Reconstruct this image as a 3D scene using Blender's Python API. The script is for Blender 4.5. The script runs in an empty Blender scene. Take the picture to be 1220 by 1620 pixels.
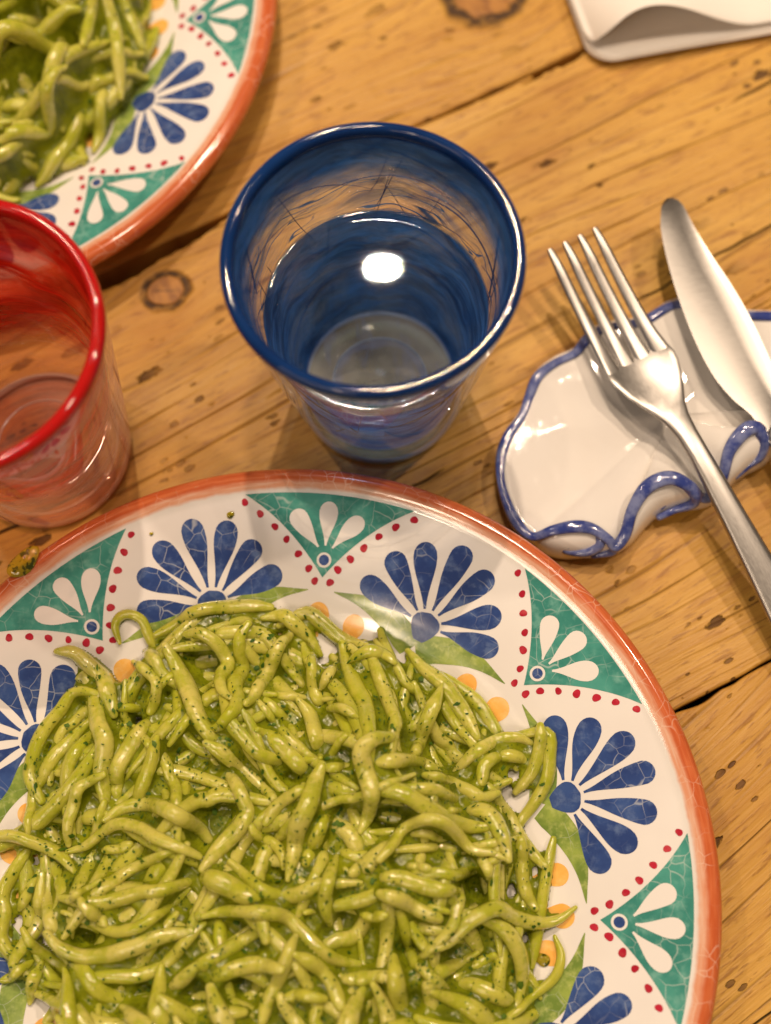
import bpy, math, random
import numpy as np
from mathutils import Matrix, Vector

random.seed(7)
rng = np.random.default_rng(11)
scene = bpy.context.scene
PI = math.pi

# ------------------------------------------------------------------ camera
FPX, PITCH, ROLL, CAMH = 1927.27, 0.28729, -0.07049, 0.41296
c_, s_ = math.cos(PITCH), math.sin(PITCH)
FWD = Vector((0, s_, -c_)); RIGHT0 = Vector((1, 0, 0)); UP0 = Vector((0, c_, s_))
RIGHT = RIGHT0 * math.cos(ROLL) + UP0 * math.sin(ROLL)
UP = -RIGHT0 * math.sin(ROLL) + UP0 * math.cos(ROLL)
cam_data = bpy.data.cameras.new('camera')
cam = bpy.data.objects.new('camera', cam_data)
scene.collection.objects.link(cam)
M = Matrix.Identity(4)
for i in range(3):
    M[i][0], M[i][1], M[i][2] = RIGHT[i], UP[i], -FWD[i]
M[2][3] = CAMH
cam.matrix_world = M
cam_data.sensor_fit = 'VERTICAL'
cam_data.sensor_height = 36.0
cam_data.sensor_width = 36.0 * 1220 / 1620
cam_data.lens = FPX / 1620 * 36.0
cam_data.clip_start = 0.01
cam_data.clip_end = 20
cam_data.dof.use_dof = True
cam_data.dof.focus_distance = 0.392
cam_data.dof.aperture_fstop = 4.2
scene.camera = cam

# ------------------------------------------------------------------ world (dim warm room)
world = bpy.data.worlds.new('World')
scene.world = world
world.use_nodes = True
bg = world.node_tree.nodes['Background']
bg.inputs['Color'].default_value = (1.0, 0.76, 0.56, 1)
bg.inputs['Strength'].default_value = 0.125

# ------------------------------------------------------------------ lamps
def lamp(name, loc, target, power, size, color=(1.0, 0.775, 0.575), shape='DISK', size_y=None):
    d = bpy.data.lights.new(name, 'AREA')
    d.energy = power; d.shape = shape; d.size = size
    if size_y: d.size_y = size_y
    d.color = color
    o = bpy.data.objects.new(name, d)
    scene.collection.objects.link(o)
    o.location = loc
    v = Vector(target) - Vector(loc)
    o.rotation_euler = v.to_track_quat('-Z', 'Y').to_euler()
    return o
lamp('pendant_lamp', (0.02, 0.835, 1.30), (0, 0.15, 0), 10.0, 0.034, shape='ELLIPSE', size_y=.009)
lamp('ceiling_spot_or_fill', (0.62, 0.42, 1.15), (0, 0.1, 0), 5.0, 0.05)
lamp('ceiling_spot_or_fill', (-0.62, 0.75, 1.35), (0, 0.1, 0), 4.5, 0.06)
lamp('ceiling_spot_or_fill', (-0.48, -0.64, 1.30), (0, 0.1, 0), 1.8, 0.14)
lamp('strip_lamp', (-0.76, -0.72, 1.20), (0.05, 0.09, 0), 5.0, 1.2, shape='RECTANGLE', size_y=.07)
lamp('ceiling_spot_or_fill', (0.06, 0.36, 1.60), (0.06, 0.25, 0), 6.0, 0.08)  # added overhead fill so that light reaches the floor of the glasses
for sx, sy in ((.20, .58), (.27, .66), (.19, .72), (.36, .52)):
    lamp('ceiling_spot_or_fill', (sx, sy, 1.40), (sx, sy, 0), 0.7, 0.018)

# ------------------------------------------------------------------ exposure / render
scene.view_settings.view_transform = 'Standard'
scene.view_settings.look = 'None'
scene.view_settings.exposure = -0.12
scene.view_settings.gamma = 1.0
scene.view_settings.use_curve_mapping = False
scene.render.engine = 'CYCLES'
cy = scene.cycles
cy.max_bounces = 10; cy.transmission_bounces = 6; cy.glossy_bounces = 4; cy.diffuse_bounces = 3
cy.transparent_max_bounces = 16
cy.caustics_refractive = False; cy.caustics_reflective = False
cy.blur_glossy = 0.6
cy.sample_clamp_indirect = 80.0
cy.use_adaptive_sampling = True; cy.adaptive_threshold = 0.012
cy.use_denoising = True
try:
    cy.denoiser = 'OPENIMAGEDENOISE'
except Exception:
    pass

# ================================================================== helpers
def U(x, y, z):
    """photo pixel -> world point on the height z"""
    d = FWD + RIGHT * ((x - 610) / FPX) - UP * ((y - 810) / FPX)
    t = (z - CAMH) / d.z
    return Vector((d.x * t, d.y * t, z))

def px_of(p):
    v = Vector(p) - Vector((0, 0, CAMH))
    w = v.dot(FWD)
    return 610 + FPX * v.dot(RIGHT) / w, 810 - FPX * v.dot(UP) / w

def mesh(name, verts, faces, smooth=True):
    me = bpy.data.meshes.new(name)
    me.from_pydata([tuple(v) for v in verts], [], faces)
    me.update()
    if smooth:
        me.polygons.foreach_set('use_smooth', [True] * len(me.polygons))
    return me

def add(name, me, mat=None, parent=None, label=None, cat=None, group=None, kind=None, loc=None, rotz=None):
    o = bpy.data.objects.new(name, me)
    scene.collection.objects.link(o)
    if mat is not None and me is not None and len(me.materials) == 0:
        me.materials.append(mat)
    if parent is not None: o.parent = parent
    if label: o['label'] = label
    if cat: o['category'] = cat
    if group: o['group'] = group
    if kind: o['kind'] = kind
    if loc is not None: o.location = loc
    if rotz is not None: o.rotation_euler = (0, 0, rotz)
    return o

def lathe(name, prof, seg=96, closed_axis=True):
    """prof: list of (r,z); r==0 only at the ends"""
    verts, faces, idx = [], [], []
    for r, z in prof:
        if r <= 1e-7:
            idx.append([len(verts)]); verts.append((0, 0, z))
        else:
            b = len(verts)
            idx.append(list(range(b, b + seg)))
            for k in range(seg):
                a = 2 * PI * k / seg
                verts.append((r * math.cos(a), r * math.sin(a), z))
    for i in range(len(prof) - 1):
        A, B = idx[i], idx[i + 1]
        for k in range(seg):
            k2 = (k + 1) % seg
            if len(A) == 1 and len(B) == 1: continue
            if len(A) == 1: faces.append((A[0], B[k2], B[k]))
            elif len(B) == 1: faces.append((A[k], A[k2], B[0]))
            else: faces.append((A[k], A[k2], B[k2], B[k]))
    return mesh(name, verts, faces)

def catmull(pts, n):
    P = np.asarray(pts, float)
    if len(P) == 2:
        t = np.linspace(0, 1, n)[:, None]
        return P[0] * (1 - t) + P[1] * t
    seg = np.r_[0, np.cumsum(np.linalg.norm(np.diff(P, axis=0), axis=1))]
    Q = np.vstack([2 * P[0] - P[1], P, 2 * P[-1] - P[-2]])
    out = []
    for s in np.linspace(0, seg[-1], n):
        i = min(max(np.searchsorted(seg, s, 'right') - 1, 0), len(P) - 2)
        t = (s - seg[i]) / max(seg[i + 1] - seg[i], 1e-9)
        p0, p1, p2, p3 = Q[i], Q[i + 1], Q[i + 2], Q[i + 3]
        out.append(0.5 * (2 * p1 + (p2 - p0) * t + (2 * p0 - 5 * p1 + 4 * p2 - p3) * t * t + (3 * p1 - p0 - 3 * p2 + p3) * t ** 3))
    return np.array(out)

def catmull_closed(pts, n):
    P = np.asarray(pts, float); m = len(P)
    out = []
    for k in range(n):
        u = k * m / n; i = int(u); t = u - i
        p0, p1, p2, p3 = P[(i - 1) % m], P[i % m], P[(i + 1) % m], P[(i + 2) % m]
        out.append(0.5 * (2 * p1 + (p2 - p0) * t + (2 * p0 - 5 * p1 + 4 * p2 - p3) * t * t + (3 * p1 - p0 - 3 * p2 + p3) * t ** 3))
    return np.array(out)

def tube_data(C, R, seg=10, twist=0.0, phase=0.0, lobe=0.0, flat=1.0, base=0, lobes=2):
    """a tapered tube with rounded ends along the points C, radii R"""
    C = np.asarray(C, float); R = np.asarray(R, float); n = len(C)
    T = np.gradient(C, axis=0); T /= np.linalg.norm(T, axis=1)[:, None] + 1e-12
    up = np.array([0, 0, 1.0])
    S = np.cross(T, up); l = np.linalg.norm(S, axis=1)
    S[l < 1e-3] = (1, 0, 0); S /= np.linalg.norm(S, axis=1)[:, None]
    N = np.cross(S, T)
    # rounded caps
    C2 = [C[0] - T[0] * R[0] * .75] + [C[0] - T[0] * R[0] * .45] + list(C) + [C[-1] + T[-1] * R[-1] * .45] + [C[-1] + T[-1] * R[-1] * .75]
    R2 = [R[0] * .35, R[0] * .8] + list(R) + [R[-1] * .8, R[-1] * .35]
    S2 = [S[0]] * 2 + list(S) + [S[-1]] * 2; N2 = [N[0]] * 2 + list(N) + [N[-1]] * 2
    verts, faces = [], []
    m = len(C2)
    ph = np.arange(seg) * 2 * PI / seg
    for i in range(m):
        rr = R2[i] * (1 + lobe * np.cos(lobes * ph + phase + twist * i / m))
        pts = np.asarray(C2[i])[None] + rr[:, None] * (np.cos(ph)[:, None] * S2[i][None] + flat * np.sin(ph)[:, None] * N2[i][None])
        verts.extend(pts.tolist())
    for i in range(m - 1):
        for k in range(seg):
            k2 = (k + 1) % seg
            a = base + i * seg
            faces.append((a + k, a + k2, a + seg + k2, a + seg + k))
    faces.append(tuple(base + k for k in reversed(range(seg))))
    faces.append(tuple(base + (m - 1) * seg + k for k in range(seg)))
    return verts, faces

# ------------------------------------------------------------------ node helpers
class NT:
    def __init__(self, name):
        self.m = bpy.data.materials.new(name); self.m.use_nodes = True
        self.t = self.m.node_tree; self.t.nodes.clear()
        self.out = self.n('ShaderNodeOutputMaterial')
    def n(self, typ, **kw):
        nd = self.t.nodes.new(typ)
        for k, v in kw.items(): setattr(nd, k, v)
        return nd
    def put(self, sock, v):
        if hasattr(v, 'default_value') or isinstance(v, bpy.types.NodeSocket): self.t.links.new(v, sock)
        else: sock.default_value = v
    def coord(self, which='Object'):
        return self.n('ShaderNodeTexCoord').outputs[which]
    def mapping(self, vec, scale=(1, 1, 1), loc=(0, 0, 0), rot=(0, 0, 0)):
        m = self.n('ShaderNodeMapping')
        m.inputs['Scale'].default_value = scale; m.inputs['Location'].default_value = loc; m.inputs['Rotation'].default_value = rot
        self.put(m.inputs['Vector'], vec); return m.outputs[0]
    def noise(self, vec, scale=5, detail=3, rough=.5, dist=0.0, out='Fac'):
        n = self.n('ShaderNodeTexNoise')
        n.inputs['Scale'].default_value = scale; n.inputs['Detail'].default_value = detail
        n.inputs['Roughness'].default_value = rough; n.inputs['Distortion'].default_value = dist
        self.put(n.inputs['Vector'], vec); return n.outputs[out]
    def voro(self, vec, scale=5, feature='F1', out='Distance', rnd=1.0):
        n = self.n('ShaderNodeTexVoronoi', feature=feature)
        n.inputs['Scale'].default_value = scale; n.inputs['Randomness'].default_value = rnd
        self.put(n.inputs['Vector'], vec); return n.outputs[out]
    def math(self, op, a, b=0.0, c=None, clamp=False):
        n = self.n('ShaderNodeMath', operation=op, use_clamp=clamp)
        self.put(n.inputs[0], a); self.put(n.inputs[1], b)
        if c is not None: self.put(n.inputs[2], c)
        return n.outputs[0]
    def vmath(self, op, a, b=(0, 0, 0), out=0):
        n = self.n('ShaderNodeVectorMath', operation=op)
        self.put(n.inputs[0], a); self.put(n.inputs[1], b)
        return n.outputs[out]
    def ramp(self, fac, lo, hi, a=0.0, b=1.0):
        n = self.n('ShaderNodeMapRange', interpolation_type='SMOOTHSTEP')
        self.put(n.inputs['Value'], fac)
        n.inputs['From Min'].default_value = lo; n.inputs['From Max'].default_value = hi
        n.inputs['To Min'].default_value = a; n.inputs['To Max'].default_value = b
        return n.outputs[0]
    def mix(self, fac, a, b, blend='MIX'):
        n = self.n('ShaderNodeMix', data_type='RGBA', blend_type=blend)
        self.put(n.inputs[0], fac)
        self.put(n.inputs[6], a if not isinstance(a, tuple) else (*a[:3], 1))
        self.put(n.inputs[7], b if not isinstance(b, tuple) else (*b[:3], 1))
        return n.outputs[2]
    def sep(self, vec):
        n = self.n('ShaderNodeSeparateXYZ'); self.put(n.inputs[0], vec); return n.outputs
    def comb(self, x, y, z):
        n = self.n('ShaderNodeCombineXYZ')
        for i, v in enumerate((x, y, z)): self.put(n.inputs[i], v)
        return n.outputs[0]
    def bump(self, h, strength=.3, dist=.001, normal=None):
        n = self.n('ShaderNodeBump'); n.inputs['Strength'].default_value = strength; n.inputs['Distance'].default_value = dist
        self.put(n.inputs['Height'], h)
        if normal is not None: self.put(n.inputs['Normal'], normal)
        return n.outputs[0]
    def bsdf(self, **kw):
        n = self.n('ShaderNodeBsdfPrincipled')
        for k, v in kw.items():
            s = n.inputs[k.replace('_', ' ')]
            if isinstance(v, tuple) and len(v) == 3 and s.type == 'RGBA': v = (*v, 1)
            self.put(s, v)
        return n
    def done(self, shader):
        s = shader.outputs[0] if hasattr(shader, 'outputs') else shader
        self.t.links.new(s, self.out.inputs['Surface']); return self.m

def crackle(t, scale=165, width=.012):
    co = t.coord()
    w = t.noise(co, 90, 2, out='Color')
    v = t.vmath('ADD', co, t.vmath('SCALE', t.vmath('SUBTRACT', w, (.5, .5, .5)), (0, 0, 0)))
    sc = t.t.nodes[-1]
    d = t.voro(t.vmath('ADD', co, t.vmath('MULTIPLY', t.vmath('SUBTRACT', w, (.5, .5, .5)), (.004, .004, .004))), scale, 'DISTANCE_TO_EDGE')
    line = t.ramp(d, 0.0, width * 2.6, 1.0, 0.0)
    fade = t.ramp(t.noise(co, 55, 2), .40, .62)
    return t.math('MULTIPLY', line, fade)

def paint_mat(name, col, dark, light, crack=.35, rough=.16, var_scale=70):
    """hand painted glaze colour with brush variation and crackle lines"""
    t = NT(name); co = t.coord()
    n1 = t.noise(co, var_scale, 4, .6); n2 = t.noise(co, var_scale * 3.3, 3, .6)
    c = t.mix(t.ramp(n1, .38, .68), dark, col)
    c = t.mix(t.ramp(n2, .46, .76, 0, .70), c, light)
    if crack: c = t.mix(t.math('MULTIPLY', crackle(t), crack), c, (.78, .80, .76))
    return t.done(t.bsdf(Base_Color=c, Roughness=rough, IOR=1.5, Coat_Weight=.25, Coat_Roughness=.08))

# ================================================================== table
GR = math.radians(23.5)
GX, GY = Vector((math.cos(GR), math.sin(GR), 0)), Vector((-math.sin(GR), math.cos(GR), 0))
def to_table(p):            # world xy -> (along grain, across grain)
    return p[0] * GX.x + p[1] * GX.y, p[0] * GY.x + p[1] * GY.y

def wood_mat(name, seed, rot=0.0, knots=(), dirt=1.0):
    t = NT(name)
    co0 = t.coord()
    co = t.mapping(co0, rot=(0, 0, rot), loc=(seed * 1.7, seed * .31, 0))
    # bend the grain round the knots
    kd = []
    s0 = t.sep(co0)
    yshift = None
    for (kx, ky, kr) in knots:
        dx = t.math('SUBTRACT', s0[0], kx); dy = t.math('SUBTRACT', s0[1], ky)
        ex = t.math('MULTIPLY', dx, .85)
        d2 = t.math('ADD', t.math('MULTIPLY', ex, ex), t.math('MULTIPLY', dy, dy))
        d = t.math('SQRT', d2); kd.append((d, kr, dx, dy))
        f = t.math('DIVIDE', t.math('MULTIPLY', dy, -kr * kr * 1.3), t.math('ADD', d2, kr * kr * .9))
        yshift = f if yshift is None else t.math('ADD', yshift, f)
    if yshift is not None:
        co = t.vmath('ADD', co, t.comb(0.0, yshift, 0.0))
    warp = t.noise(t.mapping(co, (3.2, 9, 1)), 1.0, 2, .5)
    cw = t.vmath('ADD', co, t.comb(0.0, t.math('MULTIPLY', t.math('SUBTRACT', warp, .5), .032), 0.0))
    broad = t.noise(t.mapping(cw, (2.2, 22, 1)), 1.0, 3, .55)
    streak = t.noise(t.mapping(cw, (7, 230, 1)), 1.0, 4, .6)
    fibre = t.noise(t.mapping(cw, (28, 900, 1)), 1.0, 2, .6)
    blot = t.noise(t.mapping(co, (10, 16, 1)), 1.0, 4, .6)
    mott = t.noise(t.mapping(cw, (38, 150, 1), loc=(5, 2, 0)), 1.0, 4, .65)
    pore = t.noise(t.mapping(cw, (90, 620, 1), loc=(2, 8, 0)), 1.0, 3, .6)
    c = t.mix(t.ramp(broad, .30, .70), (.50, .255, .040), (.63, .365, .076))
    c = t.mix(t.ramp(streak, .44, .74, 0, .48), c, (.36, .155, .026))
    c = t.mix(t.ramp(fibre, .48, .80, 0, .38), c, (.30, .115, .024))
    c = t.mix(t.ramp(mott, .50, .74, 0, .60), c, (.35, .150, .034))
    c = t.mix(t.ramp(pore, .54, .66, 0, .58), c, (.25, .100, .020))
    c = t.mix(t.ramp(blot, .50, .78, 0, .65), c, (.38, .155, .028))
    c = t.mix(t.ramp(blot, .22, .42, .40, 0), c, (.60, .335, .082))
    # late-wood lines, broken up along their length
    yy = t.sep(cw)[1]
    wob2 = t.math('MULTIPLY', t.noise(t.mapping(cw, (1.6, 16, 1)), 1.0, 3), .055)
    ph = t.math('MULTIPLY', t.math('ADD', yy, wob2), 118.0)
    fr = t.math('ABSOLUTE', t.math('SUBTRACT', t.math('FRACT', ph), .5))
    wid = t.ramp(t.noise(t.mapping(cw, (16, 70, 1), loc=(8, 3, 0)), 1.0, 2), .35, .65, .03, .13)
    line = t.math('SUBTRACT', 1.0, t.math('DIVIDE', fr, wid), clamp=True)
    brk = t.ramp(t.noise(t.mapping(cw, (7, 46, 1), loc=(3, 1, 0)), 1.0, 3, .6), .40, .60)
    line = t.math('MULTIPLY', line, brk)
    c = t.mix(t.math('MULTIPLY', line, min(.60 * dirt, .85)), c, (.13, .050, .012))
    # open drying checks: very thin dark lines
    ph2 = t.math('MULTIPLY', t.math('ADD', t.sep(cw)[1], t.math('MULTIPLY', t.noise(t.mapping(cw, (14, 30, 1)), 1.0, 3), .012)), 38.0)
    fr2 = t.math('ABSOLUTE', t.math('SUBTRACT', t.math('FRACT', ph2), .5))
    crack = t.math('MULTIPLY', t.ramp(fr2, 0.0, .022, 1.0, 0.0), t.ramp(t.noise(t.mapping(co, (11, 24, 1), loc=(9, 4, 0)), 1.0, 2), .55, .63))
    c = t.mix(t.math('MULTIPLY', crack, .93), c, (.022, .009, .004))
    # worm holes, dents and dark specks stretched with the grain
    vo = t.n('ShaderNodeTexVoronoi'); vo.inputs['Scale'].default_value = 1.0
    t.put(vo.inputs['Vector'], t.mapping(cw, (52, 125, 1)))
    pick = t.sep(vo.outputs['Color'])[0]
    siz = t.ramp(pick, .45, 1.0, 0.0, .27)
    wob = t.math('MULTIPLY', t.math('SUBTRACT', t.noise(t.mapping(co, (300, 620, 1)), 1.0, 3), .5), .38)
    speck = t.ramp(t.math('ADD', t.math('SUBTRACT', siz, vo.outputs['Distance']), wob), -.02, .06)
    v2 = t.n('ShaderNodeTexVoronoi'); v2.inputs['Scale'].default_value = 1.0
    t.put(v2.inputs['Vector'], t.mapping(cw, (150, 330, 1), loc=(3, 5, 0)))
    sp2 = t.ramp(t.math('ADD', t.math('SUBTRACT', t.ramp(t.sep(v2.outputs['Color'])[1], .62, 1.0, 0.0, .34), v2.outputs['Distance']), wob), -.02, .08)
    sp2 = t.math('MULTIPLY', sp2, t.ramp(t.noise(t.mapping(co, (20, 34, 1), loc=(6, 2, 0)), 1.0, 3), .44, .60))
    speck = t.math('MULTIPLY', speck, t.ramp(t.noise(t.mapping(co, (12, 18, 1), loc=(1, 7, 0)), 1.0, 2), .40, .54))
    c = t.mix(t.math('MULTIPLY', speck, min(.85 * dirt, .95)), c, (.060, .022, .007))
    c = t.mix(t.math('MULTIPLY', sp2, min(.72 * dirt, .9)), c, (.085, .032, .010))
    holes = t.math('MAXIMUM', speck, t.math('MULTIPLY', sp2, .6))
    for d, kr, dx, dy in kd:
        wv = t.math('MULTIPLY', t.math('SUBTRACT', t.noise(co0, 150, 3), .5), kr * .50)
        dd = t.math('ADD', d, wv)
        inner = t.ramp(dd, kr * .80, kr * .95, 1.0, 0.0)
        ring = t.math('MULTIPLY', t.ramp(dd, kr * .78, kr * .92), t.ramp(dd, kr * 1.05, kr * 1.38, 1.0, 0.0))
        rr = t.noise(t.mapping(co0, (260, 120, 1)), 1.0, 3)
        c = t.mix(inner, c, t.mix(t.ramp(rr, .35, .7), (.42, .19, .035), (.25, .10, .022)))
        star = t.math('MULTIPLY', t.ramp(t.math('ABSOLUTE', t.math('ADD', dy, t.math('MULTIPLY', dx, .5))), 0, kr * .09, 1, 0), t.ramp(dd, kr * .3, kr * .7, 1, 0))
        c = t.mix(t.math('MULTIPLY', star, .8), c, (.05, .02, .008))
        c = t.mix(t.math('MULTIPLY', ring, t.ramp(t.noise(co0, 210, 3), .30, .55, .45, .95)), c, (.035, .014, .006))
        holes = t.math('MAXIMUM', holes, t.math('MULTIPLY', ring, .6))
    h = t.math('ADD', t.math('MULTIPLY', streak, .25), t.math('MULTIPLY', fibre, .12))
    h = t.math('SUBTRACT', h, t.math('MULTIPLY', line, .30))
    h = t.math('SUBTRACT', h, t.math('MULTIPLY', crack, 1.2))
    h = t.math('SUBTRACT', h, t.math('MULTIPLY', holes, .9))
    h = t.math('ADD', h, t.math('MULTIPLY', mott, .25))
    h = t.math('ADD', h, t.math('MULTIPLY', pore, .15))
    b = t.bump(h, .85, .0016)
    rough = t.math('ADD', t.ramp(blot, .3, .7, .40, .55), t.math('MULTIPLY', holes, .3))
    return t.done(t.bsdf(Base_Color=c, Roughness=rough, IOR=1.45, Normal=b, Specular_IOR_Level=.4))

table = add('wooden_table', None, label='worn honey-coloured pine table of wide planks under all the dishes', cat='table')
table.rotation_euler = (0, 0, GR)
S1, S2 = 0.2452, 0.0046                       # seams across the grain
k1 = to_table(U(262, 460, 0)); k2 = to_table(U(768, -12, 0))
plank_def = [   # (lower edge, upper edge, seed, grain rotation, knots)
    (S1, S1 + .235, 2.0, 0.02, [(k2[0], k2[1], .013)], .6),
    (S2, S1, 5.0, -0.02, [(k1[0], k1[1], .0068)], 1.0),
    (S2 - .24, S2, 9.0, -0.20, [], 1.25),
    (S2 - .48, S2 - .24, 13.0, 0.05, [], 1.0),
    (S1 + .235, S1 + .475, 17.0, 0.0, [], .8),
]
def chip(x, spots):
    return sum(a * max(0.0, 1 - ((x - c) / w) ** 2) ** 1.5 for c, w, a in spots)
sA = to_table(U(240, 402, 0))[0]; sB = to_table(U(860, 112, 0))[0]; sC = to_table(U(1110, 1108, 0))[0]; sD = to_table(U(780, 148, 0))[0]
for pi_, (lo, hi, seed, rot, knots, dirt) in enumerate(plank_def):
    r_ = random.Random(int(seed * 10))
    xs = np.linspace(-.62, .62, 500)
    lowe, upe = [], []
    wl = [r_.uniform(0, 6) for _ in range(6)]
    for x in xs:
        w1 = .00012 * math.sin(x * 61 + wl[0]) + .00010 * math.sin(x * 173 + wl[1]) + .0001 * math.sin(x * 397 + wl[2])
        w2 = .00012 * math.sin(x * 57 + wl[3]) + .00010 * math.sin(x * 181 + wl[4]) + .0001 * math.sin(x * 411 + wl[5])
        g_lo, g_hi = .0004, .0004
        if pi_ == 1:
            g_hi += chip(x, [(sA - .004, .040, .0050), (sA - .03, .03, .0030), (sB, .030, .0014), (sB + .013, .010, .0008), (sD, .04, .0003)]) + .0003
            if abs(x - sA) < .03: g_hi += .0003 * math.sin(x * 900) + .0003 * math.sin(x * 2300)
            if abs(x - sB) < .03: g_hi += .0004 * math.sin(x * 1100) + .0003 * math.sin(x * 2900)
        if pi_ == 0:
            g_lo += .0003
        if pi_ == 2:
            g_hi += chip(x, [(sC, .010, .0012), (sC + .012, .005, .0007), (sC - .06, .01, .0006)])
        lowe.append(lo + g_lo + w1); upe.append(hi - g_hi + w2)
    verts, faces = [], []
    n = len(xs); bev = .0009
    rows = []
    for i, x in enumerate(xs):
        a, b = lowe[i], upe[i]
        ring = [(x, a, -.045), (x, a, -bev), (x, a + bev * .35, -bev * .35), (x, a + bev, 0)]
        ring += [(x, a + bev + (b - a - 2 * bev) * k / 4, 0) for k in (1, 2, 3)]
        ring += [(x, b - bev, 0), (x, b - bev * .35, -bev * .35), (x, b, -bev), (x, b, -.045)]
        verts += ring
    m = 11
    for i in range(n - 1):
        for k in range(m - 1):
            faces.append((i * m + k, (i + 1) * m + k, (i + 1) * m + k + 1, i * m + k + 1))
        faces.append((i * m + m - 1, (i + 1) * m + m - 1, (i + 1) * m, i * m))
    faces.append(tuple(range(m))); faces.append(tuple((n - 1) * m + k for k in reversed(range(m))))
    add('plank', mesh('plank', verts, faces, False), wood_mat('pine_plank', seed, rot, knots, dirt), table)
# the loose sliver of wood standing in the wide seam
xs = np.linspace(to_table(U(560, 245, 0))[0], to_table(U(842, 120, 0))[0], 40)
C = [(x, S1 - .0012 - .0006 * math.sin(x * 90), -.0018) for x in xs]
v, f = tube_data(C, [.0009 + .0006 * math.sin(PI * i / 39) for i in range(40)], 8)
dark_wood = wood_mat('pine_light_stop', 21.0)
add('sliver', mesh('sliver', v, f), bpy.data.materials['pine_plank'], table)
v = [(x, y, z) for x in (-.62, .62) for y in (-.47, .72) for z in (-.075, -.050)]
f = [(0, 1, 3, 2), (4, 6, 7, 5), (0, 4, 5, 1), (2, 3, 7, 6), (0, 2, 6, 4), (1, 5, 7, 3)]
add('light_stop', mesh('light_stop', v, f, False), dark_wood, table)  # added board below the planks, keeps light out of the seams

# ================================================================== plates
PLATE_R = .135
_pp = np.array([(0, .0060), (.060, .0060), (.074, .0063), (.082, .0074), (.088, .0094), (.094, .0120), (.102, .0148), (.112, .0176),
                (.122, .0199), (.1252, .0206), (.1262, .02095), (.1270, .0214), (.1278, .02185), (.1286, .0223), (.1296, .02275), (.1308, .0231), (.1321, .0231), (.1335, .0225), (.1345, .0213), (.1350, .0198)])
_pr = np.linspace(0, 1, 120) ** .6 * .1350
def _smooth_profile():
    P = catmull(_pp, 160)
    return P
PROF = _smooth_profile()
PTOP = int(np.argmax(PROF[:, 1])) + 1
def plate_z(r):
    return np.interp(r, PROF[:PTOP, 0], PROF[:PTOP, 1])
tw = NT('plate_glaze')
co = tw.coord(); s3 = tw.sep(co)
rad = tw.math('SQRT', tw.math('ADD', tw.math('MULTIPLY', s3[0], s3[0]), tw.math('MULTIPLY', s3[1], s3[1])))
ang = tw.math('ARCTAN2', s3[1], s3[0])
brush = tw.noise(tw.comb(tw.math('MULTIPLY', ang, 9), tw.math('MULTIPLY', rad, 900), 0.0), 1.0, 3, .6)
edge_w = tw.noise(tw.comb(tw.math('MULTIPLY', ang, 16), 0.0, 0.0), 1.0, 3, .6)
white = tw.mix(tw.ramp(tw.noise(co, 40, 3), .3, .7), (.80, .765, .73), (.84, .81, .775))
r2 = tw.math('ADD', rad, tw.math('MULTIPLY', tw.math('SUBTRACT', edge_w, .5), .0016))
wash = tw.ramp(r2, .1268, .1282)
terr = tw.ramp(r2, .1288, .1310)
paint = tw.mix(tw.ramp(brush, .35, .72), (.52, .105, .030), (.64, .175, .060))
pale = tw.mix(tw.ramp(brush, .35, .7), (.74, .33, .19), (.80, .50, .36))
cc = tw.mix(wash, white, pale); cc = tw.mix(terr, cc, paint)
cr = tw.math('MULTIPLY', crackle(tw, 190, .014), tw.math('MULTIPLY', wash, .55))
cc = tw.mix(cr, cc, (.85, .62, .48))
plate_mat = tw.done(tw.bsdf(Base_Color=cc, Roughness=.13, IOR=1.5, Coat_Weight=.3, Coat_Roughness=.05,
                            Normal=tw.bump(tw.noise(co, 60, 3), .04, .001)))
plate_prof = [(r, z) for r, z in PROF] + [(.1347, .0182), (.1335, .0172), (.125, .0152), (.105, .0100), (.090, .0050), (.083, .0022), (.080, .0008), (.076, .0008), (.074, .0025), (0, .0025)]
plate_prof[0] = (0, plate_prof[0][1])
plate_me = lathe('plate_body', plate_prof, 224)
plate_me.materials.append(plate_mat)

M_BLUE = paint_mat('cobalt_petal_paint', (.044, .094, .29), (.026, .055, .20), (.14, .21, .40), .42)
M_TEAL = paint_mat('teal_paint', (.080, .345, .285), (.042, .235, .195), (.21, .47, .40), .42)
M_RED = paint_mat('red_dot_paint', (.52, .022, .050), (.40, .012, .032), (.62, .10, .11), 0)
M_LEAF = paint_mat('leaf_paint', (.33, .42, .085), (.16, .25, .045), (.55, .60, .20), .30, var_scale=95)
M_ORNG = paint_mat('orange_petal_paint', (.92, .55, .14), (.88, .45, .09), (.94, .66, .28), 0)
M_WHITE = NT('white_paint'); M_WHITE = M_WHITE.done(M_WHITE.bsdf(Base_Color=(.82, .79, .755), Roughness=.14, Coat_Weight=.3, Coat_Roughness=.05))

def on_plate(u, v, lift):
    """plate-plane point -> surface point"""
    r = np.hypot(u, v)
    return np.stack([u, v, plate_z(r) + lift], -1)

def ribbon(C, W, lift, cols=4):
    """a flat painted stroke: centreline C (n,2), half widths W, laid on the plate"""
    C = np.asarray(C, float); W = np.asarray(W, float)
    T = np.gradient(C, axis=0); T /= np.linalg.norm(T, axis=1)[:, None] + 1e-12
    N = np.stack([-T[:, 1], T[:, 0]], 1)
    verts, faces = [], []
    ss = np.linspace(-1, 1, cols + 1)
    for i in range(len(C)):
        p = C[i][None] + ss[:, None] * W[i] * N[i][None]
        verts.extend(on_plate(p[:, 0], p[:, 1], lift).tolist())
    m = cols + 1
    for i in range(len(C) - 1):
        for k in range(cols):
            faces.append((i * m + k + 1, i * m + k, (i + 1) * m + k, (i + 1) * m + k + 1))
    return verts, faces

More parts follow.
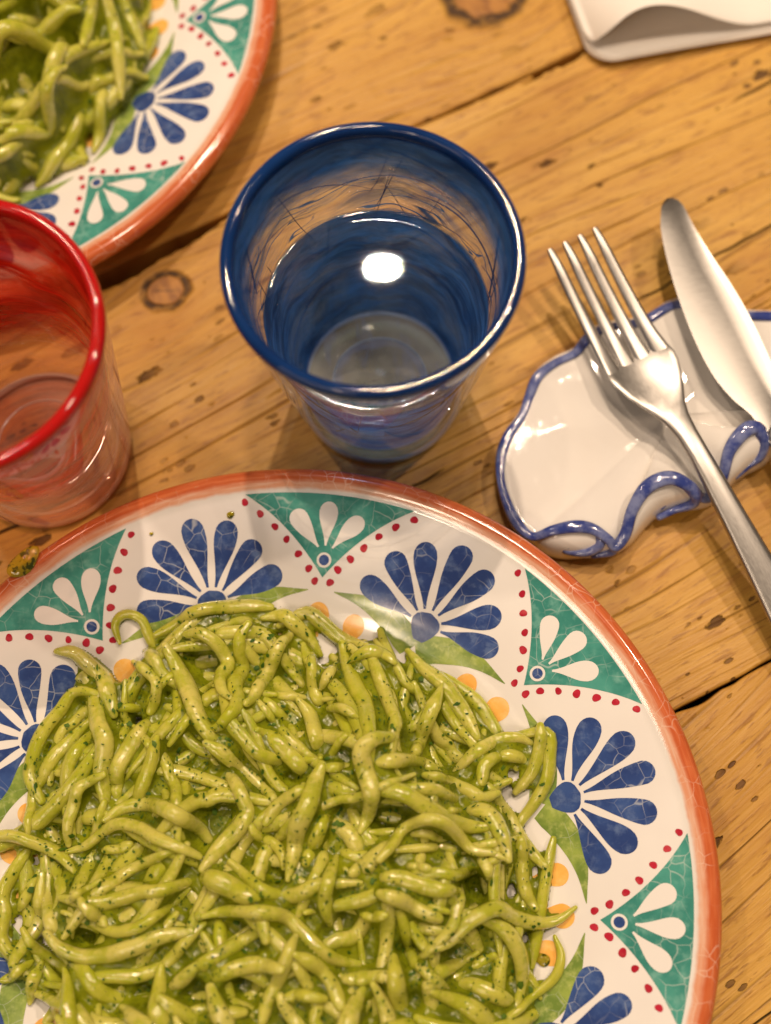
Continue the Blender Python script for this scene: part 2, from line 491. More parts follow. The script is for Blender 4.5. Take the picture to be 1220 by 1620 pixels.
def tear(root, direction, length, wid, lift, jit=None, n=16, round_=.5):
    """tear-drop stroke: pointed at the root, round at the far end"""
    d = np.array([math.cos(direction), math.sin(direction)])
    t = np.r_[np.linspace(0, .86, n - 5), .92, .96, .985, .996, 1.0]
    bend = 0 if jit is None else jit.uniform(-.03, .03)
    C = np.asarray(root)[None] + (t * length)[:, None] * d[None] + (np.sin(t * PI) * bend * length)[:, None] * np.array([-d[1], d[0]])[None]
    hw = wid / 2
    # gradual flare to the full width, then a semicircle-like end
    e = 1 - hw / length * 1.05
    W = np.where(t < e, hw * (.10 + .90 * np.sin(np.clip(t / e, 0, 1) * PI / 2) ** 1.6), hw * np.sqrt(np.clip(1 - ((t - e) / (1 - e)) ** 2, 0, 1)))
    if jit is not None: W = W * (1 + .03 * np.sin(t * 9 + jit.uniform(0, 6)))
    return ribbon(C, W, lift)

def disc(c, r, lift, jit=None, n=14, el=1.0):
    verts = [on_plate(np.array(c[0]), np.array(c[1]), lift).tolist()]
    a0 = 0 if jit is None else jit.uniform(0, 6)
    for k in range(n):
        a = 2 * PI * k / n
        rr = r * (1 if jit is None else 1 + .10 * math.sin(2 * a + a0) + .06 * math.sin(3 * a + 2 * a0))
        verts.append(on_plate(np.array(c[0] + rr * math.cos(a)), np.array(c[1] + rr * el * math.sin(a)), lift).tolist())
    return verts, [(0, 1 + k, 1 + (k + 1) % n) for k in range(n)]

def rot2(p, a):
    p = np.asarray(p, float); c, s = math.cos(a), math.sin(a)
    return np.stack([p[..., 0] * c - p[..., 1] * s, p[..., 0] * s + p[..., 1] * c], -1)

L1, L2, L3 = .00012, .00020, .00028
motif_cache = []
def build_motifs():
    jr = random.Random(3)
    items = []      # (name, mesh, children[(name, mesh)])
    for k in range(8):
        fa = math.radians(57.4 + 45 * k); ta = fa + math.radians(22.5)
        fd = lambda a, r: np.array([r * math.cos(a), r * math.sin(a)])
        # ---- flower
        c0 = fd(fa, .0935)
        t = np.linspace(0, 1, 12)
        C = c0[None] + (t[:, None] * .0095 - .0050) * np.array([math.cos(fa), math.sin(fa)])[None]
        W = np.interp(t, [0, .12, .35, .6, .8, .93, 1], [.0016, .0027, .0042, .0050, .0044, .0027, .0003])
        kids = []
        for i in range(7):
            da = math.radians([-81, -54, -27, 0, 27, 54, 81][i] + jr.uniform(-1.1, 1.1))
            ln = [.0200, .0205, .0222, .0232, .0222, .0205, .0200][i] * jr.uniform(.97, 1.03)
            dr = fa + da
            root = c0 + .0056 * np.array([math.cos(dr), math.sin(dr)])
            kids.append(('petal', tear(root, dr, ln, jr.uniform(.0073, .0080), L1, jr), M_BLUE))
        for sgn in (-1, 1):
            # leaf: leaves the flower foot, swings out towards the neighbouring triangle
            P = [(.0850, .0012 * sgn), (.0884, .0065 * sgn), (.0906, .0135 * sgn), (.0911, .0220 * sgn), (.0892, .0322 * sgn)]
            P = rot2(catmull(P, 20), fa)
            tt = np.linspace(0, 1, 20)
            Wl = .0043 * np.interp(tt, [0, .12, .35, .6, .85, 1], [.80, 1.0, .92, .60, .22, .03]) * jr.uniform(.92, 1.06)
            kids.append(('leaf', ribbon(P, Wl, L1 * .8), M_LEAF))
        items.append(('flower', ribbon(C, W, L2), M_BLUE, kids))
        # ---- triangle panel
        t = np.linspace(0, 1, 22)
        tip, out = .0990, .1262
        hw = .0286 * (.30 * t ** 2 + .70 * t)
        verts, faces = [], []
        cols = 14
        for i, tv in enumerate(t):
            for j in range(cols + 1):
                s = -1 + 2 * j / cols
                r = tip + (out - tip) * tv
                # straight across at the tip, bending into the rim arc further out
                u, v = r, s * hw[i]
                rr = math.hypot(u, v)
                u2 = u - (rr - r) * tv * .95
                p = rot2((u2, v), ta)
                verts.append(on_plate(p[0], p[1], L1).tolist())
        m = cols + 1
        for i in range(len(t) - 1):
            for j in range(cols):
                faces.append((i * m + j + 1, i * m + j, (i + 1) * m + j, (i + 1) * m + j + 1))
        kids = []
        eye = fd(ta, .1046)
        for i, da in enumerate((-40, 0, 40)):
            dr = ta + math.radians(da + jr.uniform(-2, 2))
            root = eye + .0047 * np.array([math.cos(ta + math.radians(da * .75)), math.sin(ta + math.radians(da * .75))])
            kids.append(('teardrop', tear(root, dr, (.0148 if i == 1 else .0146) * jr.uniform(.96, 1.03), .0062 * jr.uniform(.94, 1.06), L2, jr), M_WHITE))
        kids.append(('eye_ring', disc(eye, .0025, L2, None, 20), M_WHITE))
        kids.append(('eye_dot', disc(eye, .0017, L3, None, 18), M_BLUE))
        items.append(('triangle_panel', (verts, faces), M_TEAL, kids))
        # ---- red dots along both sides of the triangle
        for sgn in (-1, 1):
            for i in range(7):
                tv = (-.06 + i * .163)
                tc = max(tv, 0)
                r = tip + (out - tip) * tv
                w = .0286 * (.30 * tc ** 2 + .70 * tc) + .0026 + .0006 * tc
                p = rot2((r - .0012 * tc - .0030 * tc ** 3, sgn * w), ta)
                items.append(('red_dot', disc(p + np.array([jr.uniform(-1, 1), jr.uniform(-1, 1)]) * .00025,   .00120 * jr.uniform(.9, 1.12), L1, jr), M_RED, []))
        # ---- fan of orange petals under the triangle tip
        for da, rc, ln in ((0, .0800, .0115), (-7.5, .0785, .0108), (7.5, .0785, .0108)):
            a = ta + math.radians(da)
            root = fd(a, rc)
            items.append(('orange_petal', tear(root, a + math.radians(da * .9), ln * jr.uniform(.95, 1.05), .0078 * jr.uniform(.92, 1.05), L1, jr), M_ORNG, []))
    out_ = []
    for name, (v, f), mat, kids in items:
        me = mesh(name, v, f); me.materials.append(mat)
        kk = []
        for kn, (kv, kf), kmat in kids:
            km = mesh(kn, kv, kf); km.materials.append(kmat); kk.append((kn, km))
        out_.append((name, me, kk))
    return out_
MOTIFS = build_motifs()
def make_plate(loc, rotz, label):
    root = add('dinner_plate', None, label=label, cat='plate', group='painted dinner plates', loc=loc, rotz=rotz)
    add('plate_body', plate_me, None, root)
    for name, me, kids in MOTIFS:
        o = add(name, me, None, root)
        for kn, km in kids: add(kn, km, None, o)
    return root
P1 = Vector((-.0401, -.00105, 0.0005)); P2 = Vector((-.1621, .33505, 0.0005))
make_plate(P1, 0.0, 'nearest painted plate with blue flowers and terracotta rim, lying fully in front')
make_plate(P2, math.radians(2.7), 'farther painted plate in the upper left corner behind the red glass')

# ================================================================== pasta
def pasta_material(name, tint):
    t = NT(name); co = t.coord()
    oi = t.n('ShaderNodeObjectInfo').outputs['Random']
    geo = t.n('ShaderNodeNewGeometry')
    wco = geo.outputs['Position']
    n1 = t.noise(wco, 75, 3, .6); n2 = t.noise(wco, 420, 2, .6)
    base = t.mix(oi, (.60 * tint, .550 * tint, .130), (.48 * tint, .470 * tint, .050))
    film = t.ramp(t.math('ADD', n1, t.math('MULTIPLY', t.math('SUBTRACT', n2, .5), .55)), .38, .66)
    c = t.mix(t.math('MULTIPLY', film, .75), base, (.36, .395, .009))
    fl = t.math('MULTIPLY', t.ramp(t.noise(wco, 900, 2, .7, .8), .66, .72), t.ramp(t.noise(wco, 120, 2), .46, .58))
    c = t.mix(t.math('MULTIPLY', fl, .75), c, (.06, .10, .010))
    h = t.math('ADD', t.math('ADD', t.noise(wco, 240, 3, .6), t.math('MULTIPLY', film, .4)), t.math('MULTIPLY', t.noise(wco, 700, 2, .6), .35))
    wet = t.bump(t.math('ADD', t.noise(wco, 330, 3, .65, .4), t.math('MULTIPLY', t.noise(wco, 120, 2), .8)), .55, .0011)
    return t.done(t.bsdf(Coat_Normal=wet, Base_Color=c, Roughness=t.ramp(n1, .3, .7, .26, .14), IOR=1.45, Normal=t.bump(h, .34, .0007),
                         Subsurface_Weight=.45, Subsurface_Radius=(.005, .0045, .0012), Subsurface_Scale=1.0, Coat_Weight=1.0, Coat_Roughness=.04, Coat_IOR=1.55))
PASTA = pasta_material('pesto_coated_pasta', 1.0)

def sauce_material():
    t = NT('pesto_sauce'); geo = t.n('ShaderNodeNewGeometry'); co = geo.outputs['Position']
    n1 = t.noise(co, 130, 4, .65); n2 = t.noise(co, 520, 3, .65)
    c = t.mix(t.ramp(n1, .34, .66), (.105, .132, .003), (.235, .262, .006))
    c = t.mix(t.ramp(n2, .58, .70, 0, .80), c, (.060, .105, .008))
    h = t.math('ADD', n1, t.math('MULTIPLY', n2, .5))
    return t.done(t.bsdf(Base_Color=c, Roughness=.26, IOR=1.47, Specular_IOR_Level=.35, Normal=t.bump(h, .22, .0009), Coat_Weight=.12, Coat_Roughness=.10,
                         Subsurface_Weight=.15, Subsurface_Radius=(.003, .003, .0006), Subsurface_Scale=1.0))
SAUCE = sauce_material()
tb = NT('basil_fleck'); oc = tb.n('ShaderNodeNewGeometry').outputs['Position']
BASIL = tb.done(tb.bsdf(Base_Color=tb.mix(tb.ramp(tb.noise(oc, 300, 2), .3, .7), (.028, .082, .004), (.080, .150, .008)), Roughness=.55, Specular_IOR_Level=.2))

class Heap:
    """drapes pieces of pasta over a growing height field (0.5 mm cells)"""
    CELL = .0006
    def __init__(self, centre, rad, core):
        self.c = np.array(centre[:2]); self.n = int(.24 / self.CELL)
        g = (np.arange(self.n) + .5) * self.CELL - .12
        self.g = g
        X, Y = np.meshgrid(g, g, indexing='ij'); Rr = np.hypot(X, Y)
        self.plate = plate_z(Rr) + .0005
        self.H = np.maximum(self.plate, core(X, Y))
        self.X, self.Y, self.R = X, Y, Rr
        self.pieces = []
    def idx(self, p):
        return int((p[0] + .12) / self.CELL), int((p[1] + .12) / self.CELL)
    def patch(self, i, j, k):
        a, b = max(i - k, 0), min(i + k + 1, self.n); c, d = max(j - k, 0), min(j + k + 1, self.n)
        return slice(a, b), slice(c, d)
    def drape(self, xy, rad, sink=.35, soft=3, lift=0.0, name=None, stick=0.0):
        """xy (n,2) local to the plate; returns 3-D centreline"""
        n = len(xy); z = np.zeros(n)
        for q in range(n):
            i, j = self.idx(xy[q])
            i = min(max(i, 2), self.n - 3); j = min(max(j, 2), self.n - 3)
            k = max(1, int(rad[q] * .7 / self.CELL))
            sx, sy = self.patch(i, j, k)
            z[q] = np.percentile(self.H[sx, sy], 82) + rad[q] * (1 - sink)
        z0 = z.copy()
        for _ in range(soft * 2):
            zb = z.copy(); zb[1:-1] = .25 * z[:-2] + .5 * z[1:-1] + .25 * z[2:]
            zb[0] = .6 * z[0] + .4 * z[1]; zb[-1] = .6 * z[-1] + .4 * z[-2]
            z = np.maximum(zb, z0 - rad * .55)
        z += lift
        for q in range(n):
            i, j = self.idx(xy[q]); k = int(rad[q] / self.CELL) + 1
            if not (2 <= i < self.n - 2 and 2 <= j < self.n - 2): continue
            sx, sy = self.patch(i, j, k)
            d2 = (self.X[sx, sy] - xy[q][0]) ** 2 + (self.Y[sx, sy] - xy[q][1]) ** 2
            top = z[q] + np.sqrt(np.clip(rad[q] ** 2 - d2, 0, None))
            self.H[sx, sy] = np.where(d2 < rad[q] ** 2, np.maximum(self.H[sx, sy], top), self.H[sx, sy])
        C = np.c_[xy, z]
        self.pieces.append(dict(C=C, R=np.asarray(rad), name=name))
        return C
    def visible(self, p):
        hit = 0
        for q in range(len(p['C'])):
            i, j = self.idx(p['C'][q])
            i = min(max(i, 0), self.n - 1); j = min(max(j, 0), self.n - 1)
            if p['C'][q][2] + p['R'][q] > self.H[i, j] - .0006: hit += 1
        return hit / len(p['C'])

def taper(n, dmax, a, b, rr):
    """radius along a trofia: thick in the middle, thinner to both ends, a little lumpy"""
    t = np.linspace(0, 1, n)
    f = np.interp(t, [0, .13, .32, .68, .87, 1], [a * .85, a + (1 - a) * .50, .97, .97, b + (1 - b) * .50, b * .85])
    f = f * (1 + (.04) * np.sin(t * rr.uniform(6, 11) + rr.uniform(0, 6)) + .015 * np.sin(t * rr.uniform(16, 24) + rr.uniform(0, 6)))
    return f * dmax / 2

def random_piece(rr, cx, cy, ang, L, d):
    n = 20
    t = np.linspace(-.5, .5, n)
    bend = rr.uniform(-.9, .9); sb = rr.uniform(-.9, .9) if rr.random() < .35 else 0
    th = ang + bend * t * 1.3 + sb * np.sin(t * 2 * PI) * .8
    x = np.cumsum(np.cos(th)) * L / n; y = np.cumsum(np.sin(th)) * L / n
    x -= x.mean(); y -= y.mean()
    return np.c_[cx + x, cy + y], taper(n, d, rr.uniform(.35, .65), rr.uniform(.35, .65), rr)

# ---- pieces traced from the photograph: crop letter -> offset; numbers are crop pixels (1220 px = 320 photo px)
OFF = dict(A=(0, 940), B=(300, 940), C=(600, 1000), D=(0, 1240), E=(300, 1240), F=(600, 1240))
K = 320 / 1220
T = []
def tr(crop, pts, w, a=.5, b=.5, top=0, name=None):
    ox, oy = OFF[crop] if crop != '*' else (0, 0)
    k = K if crop != '*' else 1.0
    T.append(([(ox + x * k, oy + y * k) for x, y in pts], w * k, a, b, top, name))
tr('A', [(520, 700), (440, 780), (360, 850)], 90); tr('A', [(360, 960), (280, 1080), (200, 1200)], 95)
tr('A', [(900, 360), (970, 430), (1030, 520)], 95); tr('A', [(1080, 745), (1030, 800), (970, 860)], 75)
tr('A', [(760, 690), (750, 740), (755, 800)], 65); tr('A', [(790, 690), (820, 682), (865, 668)], 65)
tr('A', [(480, 480), (540, 560), (560, 640)], 100); tr('A', [(980, 990), (1020, 1100), (1070, 1220)], 75)
tr('A', [(600, 620), (620, 780), (660, 900), (620, 1080)], 125, .5, .7)
tr('A', [(460, 590), (360, 700), (260, 820), (200, 960), (180, 1100)], 105, .4, .6)
tr('A', [(330, 340), (440, 350), (540, 430), (640, 520), (680, 620), (700, 740)], 125, .4, .5, 1, 'A2')
tr('A', [(900, 730), (830, 850), (740, 980), (690, 1100), (680, 1220)], 115, .5, .6, 1)
tr('A', [(960, 870), (920, 1000), (860, 1130), (800, 1250)], 112, .5, .7, 1)
tr('A', [(795, 400), (880, 460), (960, 540), (950, 620), (900, 710)], 85, .45, .8, 1)
tr('A', [(930, 330), (890, 240), (850, 150), (770, 115), (710, 140), (690, 200), (720, 295)], 68, .9, .45, 2, 'hook')
tr('*', [(272, 1030), (290, 1070), (305, 1105), (318, 1140), (335, 1165), (358, 1188)], 33, .5, .6, 1)
tr('*', [(243, 1006), (268, 994), (300, 977), (340, 965), (395, 958), (430, 960)], 29, .5, .5, 1, 'topedge')
tr('*', [(168, 1226), (130, 1246), (113, 1287), (105, 1320), (104, 1337)], 22, .6, .6, 1)
tr('B', [(420, 250), (450, 270), (490, 290)], 100, .7, .7); tr('B', [(330, 170), (360, 170), (395, 172)], 80, .7, .7)
tr('B', [(450, 640), (520, 700), (590, 770)], 75); tr('B', [(470, 590), (510, 600), (570, 612)], 62)
tr('B', [(880, 560), (960, 680), (1040, 840)], 115); tr('B', [(100, 640), (140, 620), (185, 600)], 92)
tr('B', [(580, 850), (680, 940), (770, 1020)], 92); tr('B', [(260, 780), (330, 870), (400, 950), (500, 990)], 95)
tr('B', [(0, 270), (100, 270), (190, 330), (230, 420), (190, 500), (210, 590), (260, 640)], 95, .7, .42, 1)
tr('B', [(320, 290), (310, 420), (280, 560), (300, 680), (240, 770), (190, 810)], 105, .6, .4)
tr('B', [(600, 240), (510, 380), (440, 500), (400, 600), (350, 670)], 112, .7, .5, 1)
tr('B', [(700, 110), (800, 170), (900, 250), (1040, 320)], 105)
tr('B', [(440, 150), (560, 130), (640, 190), (720, 260), (780, 340)], 105, .6, .5, 1)
tr('B', [(740, 360), (740, 460), (750, 580), (800, 690)], 92, .5, .5, 1); tr('B', [(880, 400), (850, 480), (790, 570)], 82, .7, .4, 1)
tr('B', [(650, 630), (720, 720), (760, 850), (790, 990)], 108, .5, .3, 1)
tr('B', [(410, 820), (500, 870), (600, 970), (680, 1050), (730, 1110)], 115, .45, .6, 1)
tr('B', [(100, 900), (220, 970), (330, 1060), (450, 1180), (500, 1230)], 112, .5, .6, 1)
tr('*', [(331, 1197), (355, 1221), (373, 1244), (385, 1272), (388, 1285), (379, 1303), (352, 1332), (316, 1376)], 29, .45, .7, 2)
tr('B', [(840, 690), (920, 700), (1020, 760)], 78, .6, .4, 1); tr('B', [(960, 450), (1010, 580), (1060, 680), (1090, 860)], 112, .7, .4)
tr('B', [(970, 400), (1080, 360), (1180, 380), (1240, 430)], 88, .5, .6, 1); tr('B', [(1100, 450), (1170, 560), (1210, 660), (1215, 830)], 112, .6, .5)
tr('B', [(830, 1050), (920, 1050), (1010, 1060)], 82, .8, .8, 1)
tr('*', [(620, 1171), (594, 1176), (575, 1192), (578, 1218), (587, 1245), (589, 1262), (583, 1287), (570, 1316)], 30, .7, .42, 2, 'crook')
tr('*', [(510, 1213), (499, 1239), (489, 1277), (473, 1308), (465, 1345), (455, 1392)], 33, .6, .4, 2)
tr('C', [(0, 280), (50, 420), (100, 560), (90, 620)], 102); tr('C', [(150, 390), (140, 460), (180, 530)], 82)
tr('C', [(110, 230), (160, 320), (260, 380), (320, 400)], 72); tr('C', [(400, 450), (480, 560), (560, 650)], 85)
tr('C', [(340, 600), (420, 670), (470, 740)], 100); tr('C', [(160, 650), (180, 570), (240, 540)], 72)
tr('C', [(300, 960), (420, 1000), (520, 1000)], 85); tr('C', [(530, 370), (620, 460), (690, 580)], 102)
tr('C', [(170, 110), (260, 210), (370, 300), (450, 400), (520, 500), (590, 640)], 122, .45, .5, 1)
tr('C', [(1010, 600), (1030, 760), (1010, 900), (930, 1040), (860, 1140)], 88, .5, .5, 0)
tr('C', [(0, 800), (120, 790), (240, 780), (370, 840)], 105, .7, .4, 1)
tr('C', [(270, 870), (400, 900), (520, 950), (620, 1000), (720, 970)], 108, .5, .5, 1)
tr('C', [(460, 840), (560, 740), (700, 660), (830, 640), (920, 670)], 88, .6, .6, 1)
tr('C', [(620, 910), (640, 800), (740, 740), (860, 760), (900, 790)], 108, .7, .6, 2)
tr('C', [(970, 560), (970, 700), (920, 850), (830, 960)], 100, .6, .6, 2, 'upright')
tr('C', [(380, 320), (320, 460), (260, 600), (220, 720)], 104, .25, .9, 2, 'spike')
tr('*', [(600, 1250), (637, 1258), (673, 1279), (705, 1298), (742, 1308)], 30, .5, .5, 0)
tr('*', [(713, 1284), (736, 1283), (768, 1285), (789, 1316), (802, 1362)], 28, .6, .5, 1)
tr('*', [(775, 1250), (789, 1269), (807, 1292), (823, 1324)], 28, .6, .6, 0)
tr('D', [(520, 430), (490, 560), (480, 640)], 110); tr('D', [(370, 600), (378, 640), (385, 690)], 100); tr('D', [(270, 640), (290, 720), (340, 830)], 92)
tr('D', [(670, 880), (780, 880), (900, 830)], 85); tr('D', [(20, 640), (30, 780), (10, 960)], 112); tr('D', [(90, 1090), (160, 960), (220, 840)], 88)
tr('D', [(220, 1010), (300, 1090), (400, 1140)], 82); tr('D', [(370, 1220), (430, 1222), (500, 1210)], 66); tr('D', [(400, 1260), (330, 1350), (270, 1440)], 82)
tr('D', [(690, 1160), (820, 1160), (960, 1110), (1060, 1010)], 110); tr('D', [(590, 670), (680, 590), (790, 510)], 92)
tr('D', [(610, 720), (740, 690), (880, 650), (960, 650)], 102); tr('D', [(510, 680), (580, 770), (650, 850)], 82, .5, .7, 1)
tr('D', [(450, 710), (540, 640), (620, 580)], 55, .5, .6, 1); tr('D', [(0, 1190), (100, 1150), (190, 1070)], 72, .6, .4, 1)
tr('D', [(240, 1080), (200, 1200), (170, 1330)], 82, .5, .4, 1); tr('D', [(420, 1050), (520, 1130), (620, 1260), (780, 1340)], 112, .5, .6)
tr('D', [(840, 1320), (960, 1310), (1060, 1220), (1200, 1090)], 105, .6, .5, 1); tr('D', [(840, 1410), (1000, 1390), (1220, 1360)], 92, .7, .7, 1)
tr('D', [(480, 1350), (560, 1400), (680, 1440)], 86, .6, .6); tr('D', [(600, 400), (690, 390), (770, 360)], 76, .6, .7, 1)
tr('D', [(220, 520), (180, 640), (120, 760)], 78, .8, .45, 1)
tr('D', [(620, 220), (740, 140), (880, 120), (1040, 170), (1160, 250), (1230, 340)], 102, .45, .7, 1)
tr('D', [(390, 410), (500, 370), (600, 290), (700, 240), (830, 260), (960, 330), (1100, 390), (1200, 440)], 92, .5, .5, 1)
tr('D', [(-60, 345), (0, 320), (120, 320), (260, 380), (360, 440), (430, 530)], 95, .6, .45, 2, 'leftarm')
tr('D', [(320, 890), (380, 980), (500, 1040), (660, 1030), (820, 980), (980, 920), (1150, 890)], 116, .45, .45, 2)
tr('E', [(10, 120), (100, 90), (200, 60)], 102); tr('E', [(870, 110), (950, 95), (1040, 80)], 68); tr('E', [(0, 1140), (120, 1070), (250, 990)], 98)
tr('E', [(420, 850), (500, 920), (570, 990)], 100); tr('E', [(910, 400), (980, 425), (1050, 440)], 82); tr('E', [(800, 350), (795, 420), (790, 500)], 92)
tr('E', [(870, 960), (960, 940), (1040, 860)], 112); tr('E', [(770, 1310), (770, 1370), (770, 1440)], 92, .8, .8); tr('E', [(950, 1430), (1020, 1340), (1050, 1250)], 68)
tr('E', [(340, 300), (270, 400), (230, 510)], 102, .5, .9); tr('E', [(460, 400), (420, 500), (400, 590)], 105, .6, .7)
tr('E', [(1170, 850), (1160, 970), (1160, 1110)], 100); tr('E', [(930, 1190), (1080, 1170), (1220, 1150)], 98, .6, .6, 1)
tr('E', [(980, 540), (1080, 480), (1200, 360)], 115, .7, .5, 1); tr('E', [(1040, 700), (1140, 660), (1220, 670)], 92); tr('E', [(1040, 790), (1110, 800), (1190, 790)], 72, .7, .6, 1)
tr('E', [(450, 240), (530, 130), (640, 60), (700, 30)], 92, .6, .6, 1); tr('E', [(350, 230), (400, 310), (500, 360), (550, 430), (560, 510)], 72, .6, .6, 1)
tr('E', [(830, 190), (790, 280), (740, 380), (700, 480)], 96, .6, .85, 1); tr('E', [(430, 640), (560, 680), (680, 660), (780, 610)], 106, .6, .4)
tr('E', [(90, 570), (200, 600), (320, 660), (420, 690)], 150, .7, .45, 1); tr('E', [(880, 440), (850, 560), (820, 700), (840, 850)], 106, .45, .5, 1)
tr('E', [(550, 1300), (680, 1270), (820, 1290)], 92, .7, .7, 1); tr('E', [(640, 920), (600, 1040), (540, 1180), (470, 1320), (440, 1440)], 108, .5, .7, 1)
tr('E', [(0, 1250), (140, 1180), (260, 1120), (400, 1090), (570, 1110)], 102, .5, .7, 2); tr('E', [(0, 1370), (180, 1370), (340, 1370)], 96, .6, .7, 1)
tr('E', [(650, 1020), (760, 1090), (850, 1190), (920, 1340)], 100, .45, .7, 1)
tr('E', [(70, 800), (200, 770), (400, 770), (560, 800), (660, 890), (760, 990), (880, 1070), (1020, 1100)], 108, .45, .45, 2, 'longwave')
tr('F', [(690, 490), (690, 590), (690, 680)], 78); tr('F', [(480, 660), (460, 760), (420, 880)], 72); tr('F', [(340, 540), (420, 550), (500, 540)], 82)
tr('F', [(250, 290), (350, 320), (500, 340)], 75); tr('F', [(360, 380), (430, 395), (510, 400)], 72); tr('F', [(150, 850), (170, 980), (220, 1080)], 82)
tr('F', [(50, 860), (40, 980), (20, 1100)], 102, .7, .7); tr('F', [(500, 1240), (620, 1240), (780, 1320)], 112, .6, .5); tr('F', [(440, 1380), (560, 1360), (690, 1400)], 82)
tr('F', [(740, 870), (820, 970), (860, 1100), (850, 1260)], 102); tr('F', [(420, 1200), (540, 1130), (700, 1040)], 102, .7, .6, 1)
tr('F', [(90, 1240), (150, 1330), (220, 1450)], 98, .6, .7, 1); tr('F', [(0, 1160), (50, 1160), (110, 1160)], 78, .8, .8, 1)
tr('F', [(100, 490), (200, 500), (300, 510)], 66, .7, .7, 1); tr('F', [(860, 330), (870, 480), (890, 640), (950, 760)], 108, .6, .5, 1)
tr('F', [(0, 560), (120, 570), (250, 610), (380, 640), (480, 640)], 110, .6, .4, 1); tr('F', [(0, 660), (130, 700), (260, 770), (360, 810)], 98, .7, .8, 2)
tr('F', [(600, 440), (650, 510), (650, 570)], 78, .7, .45, 1); tr('F', [(230, 1100), (330, 1180), (390, 1290), (390, 1440)], 98, .6, .7, 1)
tr('F', [(720, 1440), (820, 1370), (930, 1280), (1060, 1170), (1100, 1040), (1060, 920)], 66, .6, .5, 1, 'loop')
tr('F', [(0, 460), (80, 370), (150, 270), (280, 220), (400, 250), (480, 320), (560, 400), (690, 420)], 92, .8, .5, 2, 'arch')
tr('F', [(340, 1000), (430, 950), (520, 850), (600, 790), (720, 750), (820, 810), (960, 840), (1080, 820), (1190, 745)], 102, .4, .35, 2, 'pokeout')

def mound(r, top=.0230, rad=.094, base=.0075):
    return base + top * np.clip(1 - (r / rad) ** 2, 0, 1) ** .75

SPECIAL = {
    'hook': 'thin hook-shaped pasta piece curling off the upper left edge of the near pile',
    'A2': 'thick pasta piece jutting over the left rim of the near plate',
    'crook': 'long pasta piece bent like a shepherd crook in the middle of the near pile',
    'spike': 'straight pasta piece tapering to a sharp upward point, upper right of the near pile',
    'longwave': 'long wavy pasta piece lying across the lower middle of the near pile',
    'arch': 'pasta piece arched like a rainbow on the right of the near pile',
    'pokeout': 'wavy pasta piece whose thin tip pokes past the pile over the right white rim',
    'loop': 'thin pasta strand looping round the lower right edge of the near pile',
    'leftarm': 'pale smooth pasta piece entering at the left photo border over the near plate',
    'topedge': 'smooth pasta piece lying along the top edge of the near pile below a blue flower',
    'upright': 'shiny pasta piece standing along the right edge of the near pile beside a blue petal',
}
def noise2(X, Y, f, seed):
    return (np.sin(X * f + seed) * np.cos(Y * f * 1.13 + seed * 2.1) + .6 * np.sin(X * f * 2.3 - Y * f * 1.7 + seed * 3.3) + .4 * np.cos(Y * f * 3.1 + X * f * 2.9 + seed)) / 2

def blur(A, k):
    ker = np.exp(-np.linspace(-2, 2, 2 * k + 1) ** 2); ker /= ker.sum()
    A = np.pad(A, k, mode='edge')
    A = np.apply_along_axis(lambda r: np.convolve(r, ker, 'valid'), 0, A)
    return np.apply_along_axis(lambda r: np.convolve(r, ker, 'valid'), 1, A)

def describe(p, P, which):
    q = [px_of(c + np.array(P)) for c in p['C'][[0, len(p['C']) // 4, len(p['C']) // 2, 3 * len(p['C']) // 4, -1]]]
    q = np.array(q); m = q.mean(0)
    d = q[-1] - q[0]; path = np.linalg.norm(np.diff(q, axis=0), axis=1).sum()
    ang = math.degrees(math.atan2(-d[1], d[0])) % 180
    lean = 'level' if ang < 20 or ang > 160 else 'upright' if 70 < ang < 110 else 'leaning right' if ang <= 70 else 'leaning left'
    size = 'long' if path > (205 if which == 'near' else 165) else 'short' if path < (135 if which == 'near' else 110) else 'medium-length'
    thick = 'thick' if p['R'].max() > .0031 else 'thin' if p['R'].max() < .0024 else 'plain'
    r = np.linalg.norm(d) / path
    form = 'strongly bent' if r < .86 else 'curved' if r < .965 else 'straight'
    if which == 'near':
        col = 'left' if m[0] < 290 else 'middle' if m[0] < 590 else 'right'
        row = 'upper' if m[1] < 1170 else 'central' if m[1] < 1400 else 'lower'
    else:
        col = 'left' if m[0] < 110 else 'right'; row = 'upper' if m[1] < 140 else 'lower'
    return '%s %s %s pasta piece, %s, in the %s %s of the %s pile' % (size, thick, form, lean, row, col, which)

